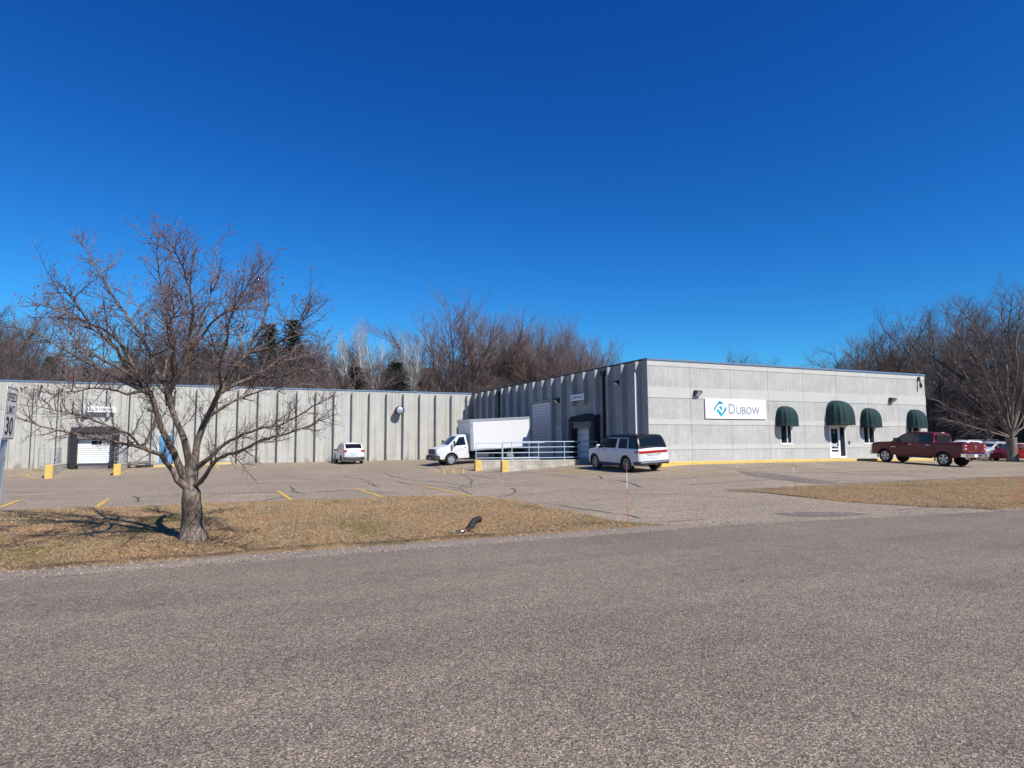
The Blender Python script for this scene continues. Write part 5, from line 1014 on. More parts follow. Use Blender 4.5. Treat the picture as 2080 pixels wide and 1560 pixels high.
# --- generic smaller cars
def car(label, paint, kind, cat, Ln=4.6, hw=.9, H=1.7, wb=2.7, glass=M_CGLASS, style='five', rear=True, name='car', rwheel=.345):
    t = thing(name, label, cat); global arz; arz = rwheel; h = Ln/2
    if kind == 'suv':
        T = ([-h, -h+.03, -h+.12, -h+.55, -h+.85, -.3, .15, .55, 1.18, 1.32, h-.35, h-.1, h], [.92, 1.08, 1.22, H-.10, H-.03, H, H-.04, H-.2, 1.13, 1.08, .92, .78, .62])
        wins = (((-1.45, 1.12), (-.52, 1.10), (-.50, H-.12), (-1.25, H-.16)), ((-.46, 1.10), (.34, 1.07), (.20, H-.13), (-.44, H-.11)), ((.40, 1.07), (.98, 1.05), (.52, H-.28), (.26, H-.14))); rw = (-h+.17, -h+.52); fwn = (.46, 1.14)
    else:
        T = ([-h, -h+.04, -h+.2, -h+.62, -h+1.35, -.35, .15, .45, 1.12, 1.25, h-.35, h-.1, h], [.80, .98, 1.03, 1.06, H-.06, H, H-.03, H-.12, 1.0, .96, .80, .68, .52])
        wins = (((-1.28, 1.02), (-.42, .99), (-.42, H-.10), (-.95, H-.13)), ((-.36, .99), (.86, .96), (.34, H-.14), (-.36, H-.10))); rw = (-h+.68, -h+1.28); fwn = (.36, 1.06)
    B = ([-h, -h+.4, h-.4, h], [.40, .24, .22, .32]); W = ([-h, -h+.08, -h+.3, -h+.7, h-.9, h-.4, h-.12, h], [hw*.78, hw*.90, hw*.97, hw, hw, hw*.95, hw*.82, hw*.62])
    S = ([.15, .45, .8, .95, 1.1, H], [.94, .99, 1., .985, .93, .74]); b = Body(T, B, W, S, -h, h, .05, .03); axr, axf = -wb/2-.05, wb/2-.05
    b.build('body', paint, t, (axr, axf), rwheel+.04)
    for q in wins: b.side_patch('side_window', q, glass, t)
    b.top_patch('rear_window', rw[0], rw[1], .90, M_CGLASS, t, frb=.94); b.top_patch('windscreen', fwn[0], fwn[1], .93, glass, t)
    for x in (-.44, .38+.5*(kind == 'sedan')*.2): b.seam([(x, .35), (x, 1.0)], t)
    wheels(t, axr, axf, hw, rwheel, .22, rwheel*.66, style)
    if kind == 'suv':
        for ax in (axr, axf): arch_trim(b, t, ax, rwheel+.04, rwheel, M_PLAS, .045)
        b.side_patch('sill_cladding', ((axr+.45, .24), (axf-.45, .24), (axf-.45, .36), (axr+.45, .36)), M_PLAS, t, off=.012, nz=2)
        bx('rear_bumper', M_PLAS, t, -h-.035, -h+.35, -hw*.93, hw*.93, .36, .60, b=.04); bx('skid_trim', M_ALU, t, -h-.045, -h, -.55, .55, .50, .53, b=.006)
        for s in (1, -1):
            mb = MB(); q = [(-h+.02, 1.22), (-h+.02, .98), (-h+.42, 1.10), (-h+.34, 1.22)]
            b.side_patch('tail_light', ((-h+.06, .98), (-h+.40, 1.08), (-h+.34, 1.20), (-h+.17, 1.24)), M_REDL, t, off=.012, nx=4, nz=3, both=False) if s == 1 else None
            bx('tail_light', M_REDL, t, -h-.008, -h+.12, s*hw*.62, s*hw*.90, .98, 1.16, b=.02)
        bx('number_plate', M_PLATE, t, -h-.02, -h-.005, -.16, .16, .74, .86, b=.003); bx('plate_trim', M_CHROME, t, -h-.02, -h, -.34, .34, .90, .925, b=.004)
        for s in (1, -1): mb = MB(); mb.tube([(-h+.75, s*hw*.66, H-.02), (-h+.85, s*hw*.68, H+.05), (.05, s*hw*.68, H+.055), (.2, s*hw*.66, H)], .016, 6); obj('roof_rail', mb, M_ALU, t)
        bx('spoiler', paint, t, -h+.40, -h+.72, -hw*.68, hw*.68, H-.09, H-.03, b=.02)
        bx('roof_fin', paint, t, -h+.85, -h+.98, -.02, .02, H+.02, H+.08, b=.012)
    else:
        for s in (1, -1): bx('tail_light', M_REDL, t, -h-.005, -h+.15, s*hw*.55, s*hw*.92, .78, .92, b=.02)
        bx('rear_bumper', paint, t, -h-.03, -h+.2, -hw*.86, hw*.86, .34, .58, b=.04)
    bx('front_bumper', paint, t, h-.22, h+.03, -hw*.80, hw*.80, .28, .52, b=.05); bx('grille', M_BLACK, t, h-.1, h+.012, -.36, .36, .56, .66, b=.02)
    for s in (1, -1):
        bx('headlight', M_CLRL, t, h-.36, h-.10, s*hw*.56, s*hw*.86, .62, .76, b=.04)
        bx('mirror', M_BLACK if kind == 'suv' else paint, t, .78, .92, s*hw*.98, s*(hw*.98+.17), 1.02, 1.15, b=.03)
        for x in (.2, -.72): bx('door_handle', M_CHROME, t, x, x+.16, s*hw*.975, s*(hw*.975+.03), .90, .925, b=.006)
    return t
t = car('small white compact suv parked nose-in against the long concrete wall', P_WHITE, 'suv', 'suv', name='suv', glass=M_CGLASS2); place(t, 10.93, 55.95, R(90), wb=2.7)
def back(t, x, y, h=180): place(t, x, y, R(h), wb=2.7)
back(car('red sedan parked behind the pickup, beside the big tree trunk', P_RED2, 'sedan', 'car', 4.7, .89, 1.42, 2.75, M_CGLASS2, 'ten'), 62.3, 33.05)
back(car('silver hatchback showing its arched roof above the red tailgate', P_SILVER, 'suv', 'car', 4.5, .9, 1.58, 2.7), 64.2, 36.0)
back(car('white suv mostly hidden behind the red pickup cab', P_WHITE, 'suv', 'suv', 4.7, .92, 1.72, 2.75, name='suv'), 65.6, 39.2)
back(car('dark blue suv in the row behind the silver hatchback', P_DARK, 'suv', 'suv', 4.8, .95, 1.75, 2.8, name='suv'), 71.0, 40.6)
back(car('pale tan sedan behind the red sedan', P_TAN, 'sedan', 'car', 4.8, .9, 1.46, 2.8), 71.5, 38.0)
back(car('navy sedan with a pale blue-grey roof reflection left of the silver hatchback', P_DARK, 'sedan', 'car', 4.8, .9, 1.45, 2.8), 63.9, 42.2)
t = pickup('black pickup truck right of the big tree trunk at the picture edge', P_DARK, lp=False); place(t, 61.8, 29.6, R(180), wb=3.64)

# --- box truck
def box_truck():
    t = thing('box_truck', 'white box truck with black grille backed up to the tall overhead door', 'truck'); global arz; arz = .40
    # cab, front at x = 1.25 from front axle (origin = ground mid between axles, axles at -2.24 / +2.24)
    F_ = 3.34
    T = ([.92, 1.0, 1.6, 2.05, 2.2, 2.85, 3.2, 3.32, F_], [2.03, 2.07, 2.06, 1.90, 1.80, 1.36, 1.27, 1.20, 1.05]); T = ([.92, .95, 1.05, 1.45, 1.70, 2.42, 2.55, 3.12, 3.28, F_], [2.0, 2.05, 2.08, 2.07, 1.98, 1.38, 1.32, 1.20, 1.12, 1.0])
    B = ([.92, 3.0, F_], [.42, .42, .55]); W = ([.92, 2.7, 3.1, 3.25, F_], [.98, .98, .94, .88, .80]); S = ([.3, .6, 1.0, 1.3, 1.4, 2.08], [.95, .99, 1., .985, .95, .80])
    b = Body(T, B, W, S, .92, F_, .09, .04); b.build('cab', P_WHITE, t, (2.24,), .47)
    b.side_patch('side_window', ((1.12, 1.36), (1.98, 1.34), (1.58, 1.92), (1.20, 1.93)), M_CGLASS, t); b.top_patch('windscreen', 1.74, 2.38, .95, M_CGLASS2, t)
    b.seam([(1.06, .5), (1.06, 1.95), (1.5, 1.97)], t); b.seam([(1.96, 1.95-.35), (2.06, 1.30), (1.72, .55)], t)
    arch_trim(b, t, 2.24, .47, .40, M_PLAS, .03, .008)
    wheel(t, 2.24, .95, .385, .24, .25, 'steel', 1); wheel(t, 2.24, -.95, .385, .24, .25, 'steel', -1)
    for s in (1, -1):
        for q in (1.08, .80): wheel(t, -2.24, s*q, .385, .22, .25, 'steel', s)
        bx('headlight', M_CLRL, t, 3.02, 3.32, s*.66, s*.93, .84, 1.14, b=.03)
        bx('mirror', M_PLAS, t, 2.02, 2.12, s*1.12, s*1.32, 1.28, 1.70, b=.03); mb = MB(); mb.tube([(2.05, s*.92, 1.35), (2.06, s*1.2, 1.35)], .02, 6); mb.tube([(2.05, s*.88, 1.6), (2.06, s*1.2, 1.62)], .02, 6); obj('mirror_arm', mb, M_PLAS, t)
        bx('door_handle', M_BLACK, t, 1.12, 1.24, s*.97, s*1.0, 1.17, 1.20, b=.006)
        bx('fuel_tank', M_DSTEEL, t, -.6, .5, s*.55, s*.95, .38, .72, b=.04); bx('mud_flap', M_RUB, t, -2.78, -2.76, s*.6, s*1.12, .22, .75, b=.004)
    bx('grille', M_BLACK, t, 3.22, 3.37, -.64, .64, .80, 1.16, b=.04)
    for i in range(4): bx('grille_bar', M_DSTEEL, t, 3.365, 3.385, -.60, .60, .84+i*.075, .87+i*.075, b=.004)
    bx('front_bumper', M_PLAS, t, 3.05, 3.50, -.97, .97, .38, .74, b=.06); bx('number_plate', M_PLATE, t, 3.50, 3.51, -.16, .16, .46, .58, b=.003)
    bx('fog_lamp', M_CLRL, t, 3.48, 3.51, .62, .76, .60, .66, b=.005); bx('fog_lamp', M_CLRL, t, 3.48, 3.51, -.76, -.62, .60, .66, b=.005)
    mb = MB(); mb.box(-3.7, .95, -.42, -.32, .55, .75); mb.box(-3.7, .95, .32, .42, .55, .75); mb.box(-3.5, .8, -1.05, 1.05, .755, .86); obj('chassis', mb, M_UNDER, t)
    # cargo box
    x0, x1, z0, z1, h = -3.90, .84, .92, 3.12, 1.19
    mb = MB(); mb.bbox(x0, x1, -h, h, z0, z1, .03); bo = obj('cargo_box', mb, P_WHITE, t)
    for s in (1, -1):
        mb = MB(); mb.box(x0+.01, x1-.02, s*h, s*(h+.018), z1-.16, z1-.01); obj('top_rail', mb, M_ALU, bo); mb = MB(); mb.box(x0+.01, x1-.02, s*h, s*(h+.018), z0, z0+.10); obj('bottom_rail', mb, M_ALU, bo)
        mb = MB(); mb.box(x1-.22, x1+.012, s*h, s*(h+.02), z0+.102, z1-.162); obj('corner_post', mb, M_ALU, bo); mb = MB(); mb.box(x0+.002, x0+.07, s*h, s*(h+.02), z0+.102, z1-.162); obj('corner_post', mb, M_ALU, bo)
        bx('marker_lamp', M_REDL, bo, x1-.16, x1-.06, s*(h+.02), s*(h+.035), z1-.42, z1-.36, b=.003); bx('marker_lamp', M_REDL, bo, x0+.7, x0+.82, s*(h+.018), s*(h+.03), z0+.03, z0+.07, b=.003)
    mb = MB(); mb.bbox(x1-.005, x1+.10, -h-.01, h+.01, z1-.20, z1+.015, .03); obj('front_cap', mb, M_ALU, bo)
    mb = MB(); mb.box(x1, x1+.015, -h+.06, h-.06, z0+.05, z1-.21); obj('front_panel', mb, P_WHITE, bo)
    mb = MB(); mb.box(x0-.02, x0, -h+.08, h-.08, z0+.05, z1-.1); obj('roll_up_door', mb, M_DOORW, bo)
    # small print on the door: grey lines too small to read in the photograph
    mb = MB(); rs = random.Random(2)
    for row, zz in ((0, 1.10), (1, 1.00)):
        x = 1.72 if row == 0 else 1.84
        while x > (1.38 if row == 0 else 1.26):
            l = rs.uniform(.03, .07); yy = b.side(x, zz)+.006; mb.add([(x, yy, zz), (x-l, yy, zz), (x-l, yy, zz+.035), (x, yy, zz+.035)], [(0, 1, 2, 3)]); x -= l+.018
    obj('door_lettering', mb, mat('grey_lettering', (.42, .40, .42), .6), t)
    return t
t = box_truck(); place(t, 17.93, 44.78, R(180), wb=4.48)

# ------------------------------------------------------------------ trees
class TB:
    """fast tube collector"""
    def __init__(s): s.v = []; s.f = []
    def tube(s, pts, rad, n):
        k = len(pts); o = len(s.v)
        dx, dy, dz = (pts[-1][i]-pts[0][i] for i in range(3)); l = math.sqrt(dx*dx+dy*dy+dz*dz) or 1; dx, dy, dz = dx/l, dy/l, dz/l
        if abs(dz) < .9: ux, uy, uz = dy, -dx, 0.
        else: ux, uy, uz = 0., dz, -dy
        l = math.sqrt(ux*ux+uy*uy+uz*uz); ux, uy, uz = ux/l, uy/l, uz/l
        vx, vy, vz = dy*uz-dz*uy, dz*ux-dx*uz, dx*uy-dy*ux
        cs = TB.C[n]
        for (x, y, z), r in zip(pts, rad):
            for c, q in cs: s.v.append((x+r*(c*ux+q*vx), y+r*(c*uy+q*vy), z+r*(c*uz+q*vz)))
        for i in range(k-1):
            a = o+i*n
            for j in range(n): b = (j+1) % n; s.f.append((a+j, a+b, a+n+b, a+n+j))
    C = {n: [(math.cos(6.28318*j/n), math.sin(6.28318*j/n)) for j in range(n)] for n in (3, 4, 5, 6, 7, 8, 10, 12)}
    def mesh(s, name):
        me = bpy.data.meshes.new(name); me.from_pydata(s.v, [], s.f); me.update(); me.polygons.foreach_set('use_smooth', [True]*len(me.polygons)); return me
def rdir(rs, d, ang, up_=0.):
    """unit vector at angle ang from d, random azimuth, pulled up"""
    x, y, z = d; a = rs.random()*6.2832
    if abs(z) < .9: u = (y, -x, 0.)
    else: u = (0., z, -y)
    l = math.sqrt(u[0]**2+u[1]**2+u[2]**2); u = (u[0]/l, u[1]/l, u[2]/l); v = (y*u[2]-z*u[1], z*u[0]-x*u[2], x*u[1]-y*u[0])
    c, s = math.cos(ang), math.sin(ang); ca, sa = math.cos(a), math.sin(a)
    r = [d[i]*c+s*(u[i]*ca+v[i]*sa) for i in range(3)]; r[2] += up_
    l = math.sqrt(r[0]**2+r[1]**2+r[2]**2); return (r[0]/l, r[1]/l, r[2]/l)
def path(rs, p, d, ln, n, wob, up_):
    out = [p]; st = ln/n
    for i in range(n):
        d = (d[0]+rs.uniform(-wob, wob), d[1]+rs.uniform(-wob, wob), d[2]+rs.uniform(-wob, wob)+up_/n)
        l = math.sqrt(d[0]**2+d[1]**2+d[2]**2); d = (d[0]/l, d[1]/l, d[2]/l); p = (p[0]+d[0]*st, p[1]+d[1]*st, p[2]+d[2]*st); out.append(p)
    return out
def along(pts, t):
    k = len(pts)-1; f = t*k; i = min(int(f), k-1); a = f-i; p, q = pts[i], pts[i+1]
    l = math.sqrt(sum((q[j]-p[j])**2 for j in range(3))) or 1
    return tuple(p[j]*(1-a)+q[j]*a for j in range(3)), tuple((q[j]-p[j])/l for j in range(3))
def plen(pts): return sum(math.dist(a, b) for a, b in zip(pts[:-1], pts[1:]))
def children(rs, tbs, pts, r0, r1, lev, cfg, tips):
    if lev >= len(cfg): return
    c = cfg[lev]; L_ = plen(pts); n = max(1, int(L_/c['sp'])); 
    for i in range(n):
        t = c.get('t0', .25) + (1-c.get('t0', .25))*(i+rs.random())/n; p, d = along(pts, min(t, .999)); rr = r0+(r1-r0)*t
        ln = c['len'][0]+(c['len'][1]-c['len'][0])*rs.random(); ln *= 1-c.get('tf', .45)*t
        ang = R(rs.uniform(*c['ang'])); dd = rdir(rs, d, ang, c.get('up', .1)); q = path(rs, p, dd, ln, c['n'], c.get('wob', .14), c.get('trop', .2))
        ra = min(rr*.75, c['r']*(.75+.5*rs.random())); re = ra*c.get('taper', .3)
        k = len(q)-1; tbs[min(c.get('o', 1), len(tbs)-1)].tube(q, [ra+(re-ra)*j/k for j in range(k+1)], c['s'])
        if lev == len(cfg)-1: tips.append(q[-1])
        children(rs, tbs, q, ra, re, lev+1, cfg, tips)

# --- the foreground tree on the verge
def front_tree():
    rs = random.Random(11); t = thing('crabapple_tree', 'bare spreading tree with reddish twigs on the brown verge in front of the long wall', 'tree')
    big, mid, fine = TB(), TB(), TB(); tips = []
    gz = verge_l(.9, .25)[2]
    for i, (pts, r0, r1) in enumerate(DATA['limbs']):
        pts = [(x_, y_, z_ if z_ < 2.6 else 2.6+(z_-2.6)*.865) for x_, y_, z_ in pts]; n = len(pts); L_ = plen(pts); q = []
        for a, b in zip(pts[:-1], pts[1:]):
            for s_ in (0, .5):
                w_ = .35*min(r0, .04) if 0 < i else .006
                q.append(tuple(a[j]*(1-s_)+b[j]*s_+rs.uniform(-w_, w_) for j in range(3)))
        q.append(tuple(pts[-1])); k = len(q)-1
        if i == 0:
            q = [(pts[0][0], pts[0][1], -.25)]+q; k += 1
            rad = [.31, .25, .208, .186, .172, .167, .163, .152, .125, .05][:k+1]; rad += [.03]*(k+1-len(rad)); rad[-1] = .05; trunk_pts = q
            big.tube(q, rad, 12); continue
        q[0] = tuple(pts[0][j]-.0*(pts[1][j]-pts[0][j]) for j in range(3))
        r0 *= .74; k = len(q)-1; rad = [r1*.8+(r0-r1*.8)*(1-j/k)**1.25 for j in range(k+1)]; rad[0] *= 1.45; rad[1] *= 1.3; rad[2] *= 1.12
        if i in (1, 2, 3, 4, 10, 11):                        # root the limb inside the trunk
            c0 = min(trunk_pts, key=lambda p: abs(p[2]-(q[0][2]-.26))); m0 = tuple(c0[j]*.45+q[0][j]*.55 for j in range(3)); q = [c0, m0]+q; rad = [min(.15, r0*2.1), min(.135, r0*1.8)]+[rad[0]*1.05]+rad[1:]
        big.tube(q, rad, 10 if r0 > .04 else 6)
        cfg = [dict(sp=.12, len=(.38, 1.0), ang=(30, 66), r=.0095, n=5, s=4, up=.08, trop=.15, wob=.20, t0=.22, tf=.66, o=1),
               dict(sp=.068, len=(.16, .44), ang=(30, 70), r=.0055, n=3, s=3, up=.12, trop=.3, wob=.25, t0=.15, o=1),
               dict(sp=.062, len=(.05, .16), ang=(30, 75), r=.0040, n=2, s=3, up=.1, wob=.35, t0=.2, taper=.7, o=2)]
        long_ = dict(sp=.48, len=(.75, 1.45), ang=(24, 52), r=.014, n=7, s=5, up=.10, trop=.22, wob=.14, t0=.30, tf=.50, o=1)
        if i not in (2, 10, 11, 12, 15, 16, 22): children(rs, [big, mid, fine], q, r0, r1, 0, [long_]+[dict(c_, o=1 if j_ < 2 else 2) for j_, c_ in enumerate(cfg)][1:], tips)
        children(rs, [big, mid, fine], q, r0, r1, 0, cfg, tips)
    me = big.mesh('trunk'); tr = obj('trunk', me, M_BARK, t)
    obj('branches', mid.mesh('branches'), M_TWIG, t); obj('twigs', fine.mesh('twigs'), M_TWIG, t)
    mb = MB(); cl = [p for p in tips if p[2] > 2.4 and rs.random() < .10]
    for p in cl:
        for _ in range(rs.choice((1, 2, 2, 3))):
            s_ = rs.uniform(.008, .017); x, y, z = (p[j]+rs.uniform(-.03, .03) for j in range(3)); z -= .02
            mb.add([(x+s_, y, z), (x-s_*.5, y+s_*.8, z), (x-s_*.5, y-s_*.8, z), (x, y, z+s_*1.2), (x, y, z-s_*1.2)], [(0, 1, 3), (1, 2, 3), (2, 0, 3), (1, 0, 4), (2, 1, 4), (0, 2, 4)])
    tag(obj('dried_fruit', mb, M_BERRY, t), kind='stuff')
    # root flare burl and small bark scars
    return len(tips)
front_tree()

# --- background species, each mesh built once
def species(name, rs, kind, H):
    big, mid, fine = TB(), TB(), TB(); tips = []
    if kind == 'vase':                                       # several upright stems
        stems = []; tr = path(rs, (0, 0, -.5), (rs.uniform(-.05, .05), rs.uniform(-.05, .05), 1), H*.22, 4, .03, 0); big.tube(tr, [.34, .30, .27, .25, .24], 8)
        for i in range(13):
            a = 6.2832*i/13+rs.uniform(-.3, .3); sp = rs.uniform(.06, .62); d = (math.cos(a)*sp, math.sin(a)*sp, 1); l = math.sqrt(sum(v*v for v in d)); d = tuple(v/l for v in d)
            p, _ = along(tr, rs.uniform(.55, .99)); q = path(rs, p, d, H*rs.uniform(.58, .68)*(1-.16*sp), 10, .07, .16); big.tube(q, [.12*(1-j/10)**1.1+.014 for j in range(11)], 6); stems.append(q)
        cfg = [dict(sp=.60, len=(1.7, 3.3), ang=(18, 46), r=.045, n=5, s=4, up=.16, trop=.22, wob=.11, t0=.2, tf=.10), dict(sp=.32, len=(.8, 1.7), ang=(20, 48), r=.017, n=3, s=3, up=.12, trop=.2, wob=.16, t0=.15), dict(sp=.13, len=(.35, .85), ang=(25, 62), r=.0125, n=2, s=3, up=.15, wob=.14, t0=.15, taper=.6, o=2)]
    elif kind == 'gnarl':
        tr = path(rs, (0, 0, -.5), (0, 0, 1), H*.30, 4, .05, 0); big.tube(tr, [.42, .36, .33, .30, .27], 8); stems = []
        for i in range(8):
            a = 6.2832*i/8+rs.uniform(-.3, .3); sp = rs.uniform(.35, 1.1); d = (math.cos(a)*sp, math.sin(a)*sp, 1); l = math.sqrt(sum(v*v for v in d)); d = tuple(v/l for v in d)
            p, _ = along(tr, rs.uniform(.6, .99)); q = path(rs, p, d, H*rs.uniform(.5, .70), 9, .16, .25); big.tube(q, [.15*(1-j/9)**1.1+.014 for j in range(10)], 6); stems.append(q)
        cfg = [dict(sp=.5, len=(1.6, 3.4), ang=(30, 65), r=.05, n=6, s=4, up=.15, trop=.3, wob=.2, t0=.2, tf=.5), dict(sp=.28, len=(.7, 1.6), ang=(28, 62), r=.022, n=4, s=3, up=.12, trop=.2, wob=.22, t0=.15), dict(sp=.15, len=(.4, .9), ang=(25, 60), r=.017, n=2, s=3, up=.05, wob=.22, t0=.15, taper=.6, o=2)]
    elif kind == 'birch':
        stems = []
        for i in range(3):
            a = rs.random()*6.28; q = path(rs, (math.cos(a)*.25, math.sin(a)*.25, -.5), (math.cos(a)*.13, math.sin(a)*.13, 1), H*rs.uniform(.85, 1.), 12, .04, .1); big.tube(q, [.17*(1-j/12)**.9+.012 for j in range(13)], 6); stems.append(q)
        cfg = [dict(sp=.26, len=(1.6, 3.4), ang=(22, 48), r=.042, n=6, s=4, up=.35, trop=.5, wob=.06, t0=.25, tf=.6), dict(sp=.30, len=(.7, 1.5), ang=(20, 42), r=.020, n=3, s=3, up=.25, trop=.3, wob=.1, t0=.15), dict(sp=.17, len=(.4, .9), ang=(18, 45), r=.015, n=2, s=3, up=.1, wob=.1, t0=.15, taper=.6, o=2)]
    else:                                                    # brown: dense twiggy
        stems = []
        tr = path(rs, (0, 0, -.5), (0, 0, 1), H*.25, 3, .05, 0); big.tube(tr, [.22, .19, .17, .15], 6)
        for i in range(8):
            a = 6.2832*i/8+rs.uniform(-.3, .3); sp = rs.uniform(.15, .7); d = (math.cos(a)*sp, math.sin(a)*sp, 1); l = math.sqrt(sum(v*v for v in d)); d = tuple(v/l for v in d)
            p, _ = along(tr, rs.uniform(.3, .99)); q = path(rs, p, d, H*rs.uniform(.55, .78), 8, .10, .15); big.tube(q, [.09*(1-j/8)**1.1+.012 for j in range(9)], 5); stems.append(q)
        cfg = [dict(sp=.40, len=(1.2, 2.8), ang=(25, 55), r=.035, n=4, s=3, up=.2, trop=.3, wob=.14, t0=.08, tf=.4), dict(sp=.25, len=(.6, 1.4), ang=(25, 58), r=.019, n=3, s=3, up=.12, trop=.2, wob=.18, t0=.1), dict(sp=.15, len=(.4, .9), ang=(22, 58), r=.018, n=2, s=3, up=.08, wob=.2, t0=.1, taper=.6, o=2)]
    for q in stems: children(rs, [big, mid, fine], q, .09, .02, 0, cfg, tips)
    mid.f += [tuple(i+len(mid.v) for i in f) for f in fine.f]; mid.v += fine.v
    hh = float(np.percentile([v[2] for v in mid.v], 98.5)); return big, mid, hh
def tree(name, label, sp, mats, loc, h, rz, group, cat='tree', spread=1.):
    big, crown, hh = sp; t = thing(name, label, cat, (loc[0], loc[1], loc[2]), rz, group); k = h/hh; t.scale = (k*spread, k*spread, k)
    for nm, me in (('trunk', big), ('crown', crown)):
        o = bpy.data.objects.new(nm, me); link(o, t)
        if not me.materials: me.materials.append(mats[nm == 'crown'])
    return t
SP = {}
def mk(key, kind, H, seed, mats):
    b, m_, hh = species(key, random.Random(seed), kind, H); mb_, mc = b.mesh('trunk'), m_.mesh('crown'); mb_.materials.append(mats[0]); mc.materials.append(mats[1]); SP[key] = (mb_, mc, hh)
mk('vase1', 'vase', 16, 1, (M_BARKD, M_TWIGR)); mk('vase2', 'vase', 16, 2, (M_BARKD, M_TWIGR)); mk('birch1', 'birch', 14, 3, (M_BIRCH, M_TWIGW)); mk('birch2', 'birch', 14, 4, (M_BIRCH, M_TWIGW))
mk('brown1', 'brown', 12, 5, (M_BARKD, M_TWIGD)); mk('brown2', 'brown', 12, 6, (M_BARKD, M_TWIGR)); mk('brown3', 'brown', 12, 8, (M_BARKG, M_TWIGD)); mk('gnarl1', 'gnarl', 16, 9, (M_BARKD, M_TWIGD)); mk('gnarl2', 'gnarl', 16, 10, (M_BARKD, M_TWIGD))
def hz(x, y): return float(ground_z(np.array(x), np.array(y)))
rs = random.Random(21)
for i, (x, y, bz, h) in enumerate(DATA['big']):
    z = hz(x, y); tree('cottonwood_tree', ('tallest bare tree behind the inner corner of the warehouse', 'second tall bare tree just right of the tallest one behind the roof')[i], SP['vase%d' % (i+1)], None, (x, y, z), h+bz-z, rs.random()*6, 'tall bare trees behind the warehouse corner', spread=1.45)
ORD = ['first', 'second', 'third', 'fourth', 'fifth', 'sixth', 'seventh', 'eighth', 'ninth', 'tenth', 'eleventh', 'twelfth', 'thirteenth', 'fourteenth', 'fifteenth', 'sixteenth', 'seventeenth']
DATA['vase'][5:] = sorted(DATA['vase'][5:], key=lambda p: math.atan2(p[0], p[1]))
DATA['rback'].sort(key=lambda p: math.atan2(p[0], p[1]))
for i, (x, y, bz, h) in enumerate(DATA['vase']):
    z = hz(x, y); tree('bare_tree', ('slender bare tree behind the shaded side wall, %s in front row from left' % ORD[i]) if i < 5 else ('bare tree of the second row behind the shaded side wall, %s from the left' % ORD[(i-5+0)]), SP['vase%d' % (i % 2+1)], None, (x, y, z), h+bz-z, rs.random()*6, 'slender bare trees behind the shaded side wall', spread=.85)
for i, (x, y, bz, h) in enumerate(DATA['birch']):
    z = hz(x, y); tree('birch_tree', ('white-stemmed birch just left of the right-hand short spruce', 'white-stemmed birch, the tallest of the pale ones above the long wall', 'white-stemmed birch closest to the tallest bare tree', 'thin white-stemmed birch, leftmost of the pale ones')[i], SP['birch%d' % (i % 2+1)], None, (x, y, z), h+bz-z, rs.random()*6, 'white birches above the long wall', spread=1.1)
for i, (x, y, bz, h) in enumerate(DATA['brown']):
    z = hz(x, y); tree('woodland_tree', 'bare brown tree in the dense woods behind the long wall', SP['brown%d' % (i % 3+1)], None, (x, y, z), h+bz-z, rs.random()*6, 'bare brown trees of the woods behind the long wall', spread=1.25)
# lower brush filling the woods
for i in range(34):
    x = -36+i*2.2+rs.uniform(-1, 1); y = 72+rs.uniform(-2, 8)+max(0, -x)*.25; z = hz(x, y); tree('woodland_shrub', 'low bare brown brush just behind the roof of the long wall', SP['brown%d' % (i % 3+1)], None, (x, y, z), rs.uniform(9.0, 11.5)-z, rs.random()*6, 'brush behind the long wall', 'shrub', spread=1.6)
for i, (x, y, bz, h) in enumerate(DATA['rback']):
    z = hz(x, y); tree('bare_tree', 'dark bare tree behind the right end of the warehouse, %s from the left' % ORD[i], SP['gnarl%d' % (i % 2+1)] if i % 4 else SP['vase1'], None, (x, y, z), h+bz-z, rs.random()*6, 'dark bare trees behind the right end of the warehouse', spread=1.1)
# spruces
def spruce_mesh(seed, H=12.):
    rs = random.Random(seed); tb = TB(); tb.tube([(0, 0, -.5), (0, 0, H*.5), (0, 0, H)], [.16, .09, .015], 6); V, Fc = [], []
    z = .6
    while z < H-.15:
        f = 1-z/H; rad = (.28+2.6*f**.85)*rs.uniform(.85, 1.1); nb = int(7+10*f)
        for b in range(nb):
            a = 6.2832*(b+rs.random())/nb; L_ = rad*rs.uniform(.7, 1.08); dr = -.22-.10*f
            for s_ in range(int(4+L_*5.5)):
                t = (s_+rs.random())/(4+L_*5.5); x, y, zz = math.cos(a)*L_*t, math.sin(a)*L_*t, z+dr*L_*t+.22*L_*t*t
                for q in range(2):
                    an = a+rs.uniform(-1.2, 1.2); l = rs.uniform(.16, .34)*(1.1-.4*t); wd = rs.uniform(.03, .07); tx, ty, tz = math.cos(an)*l, math.sin(an)*l, rs.uniform(-.14, .04)
                    o = len(V); px_, py_ = -math.sin(an)*wd, math.cos(an)*wd; V += [(x-px_, y-py_, zz), (x+px_, y+py_, zz), (x+tx, y+ty, zz+tz)]; Fc.append((o, o+1, o+2))
                    V += [(x, y, zz-wd), (x, y, zz+wd), (x+tx*.8, y+ty*.8, zz+tz*1.3)]; Fc.append((o+3, o+4, o+5))
        z += .17+.16*f
    me = bpy.data.meshes.new('foliage'); me.from_pydata(V, [], Fc); me.update(); me.materials.append(M_NEEDLE); b = tb.mesh('trunk'); b.materials.append(M_BARKD); return (b, me, H)
S1, S2 = spruce_mesh(1), spruce_mesh(2)
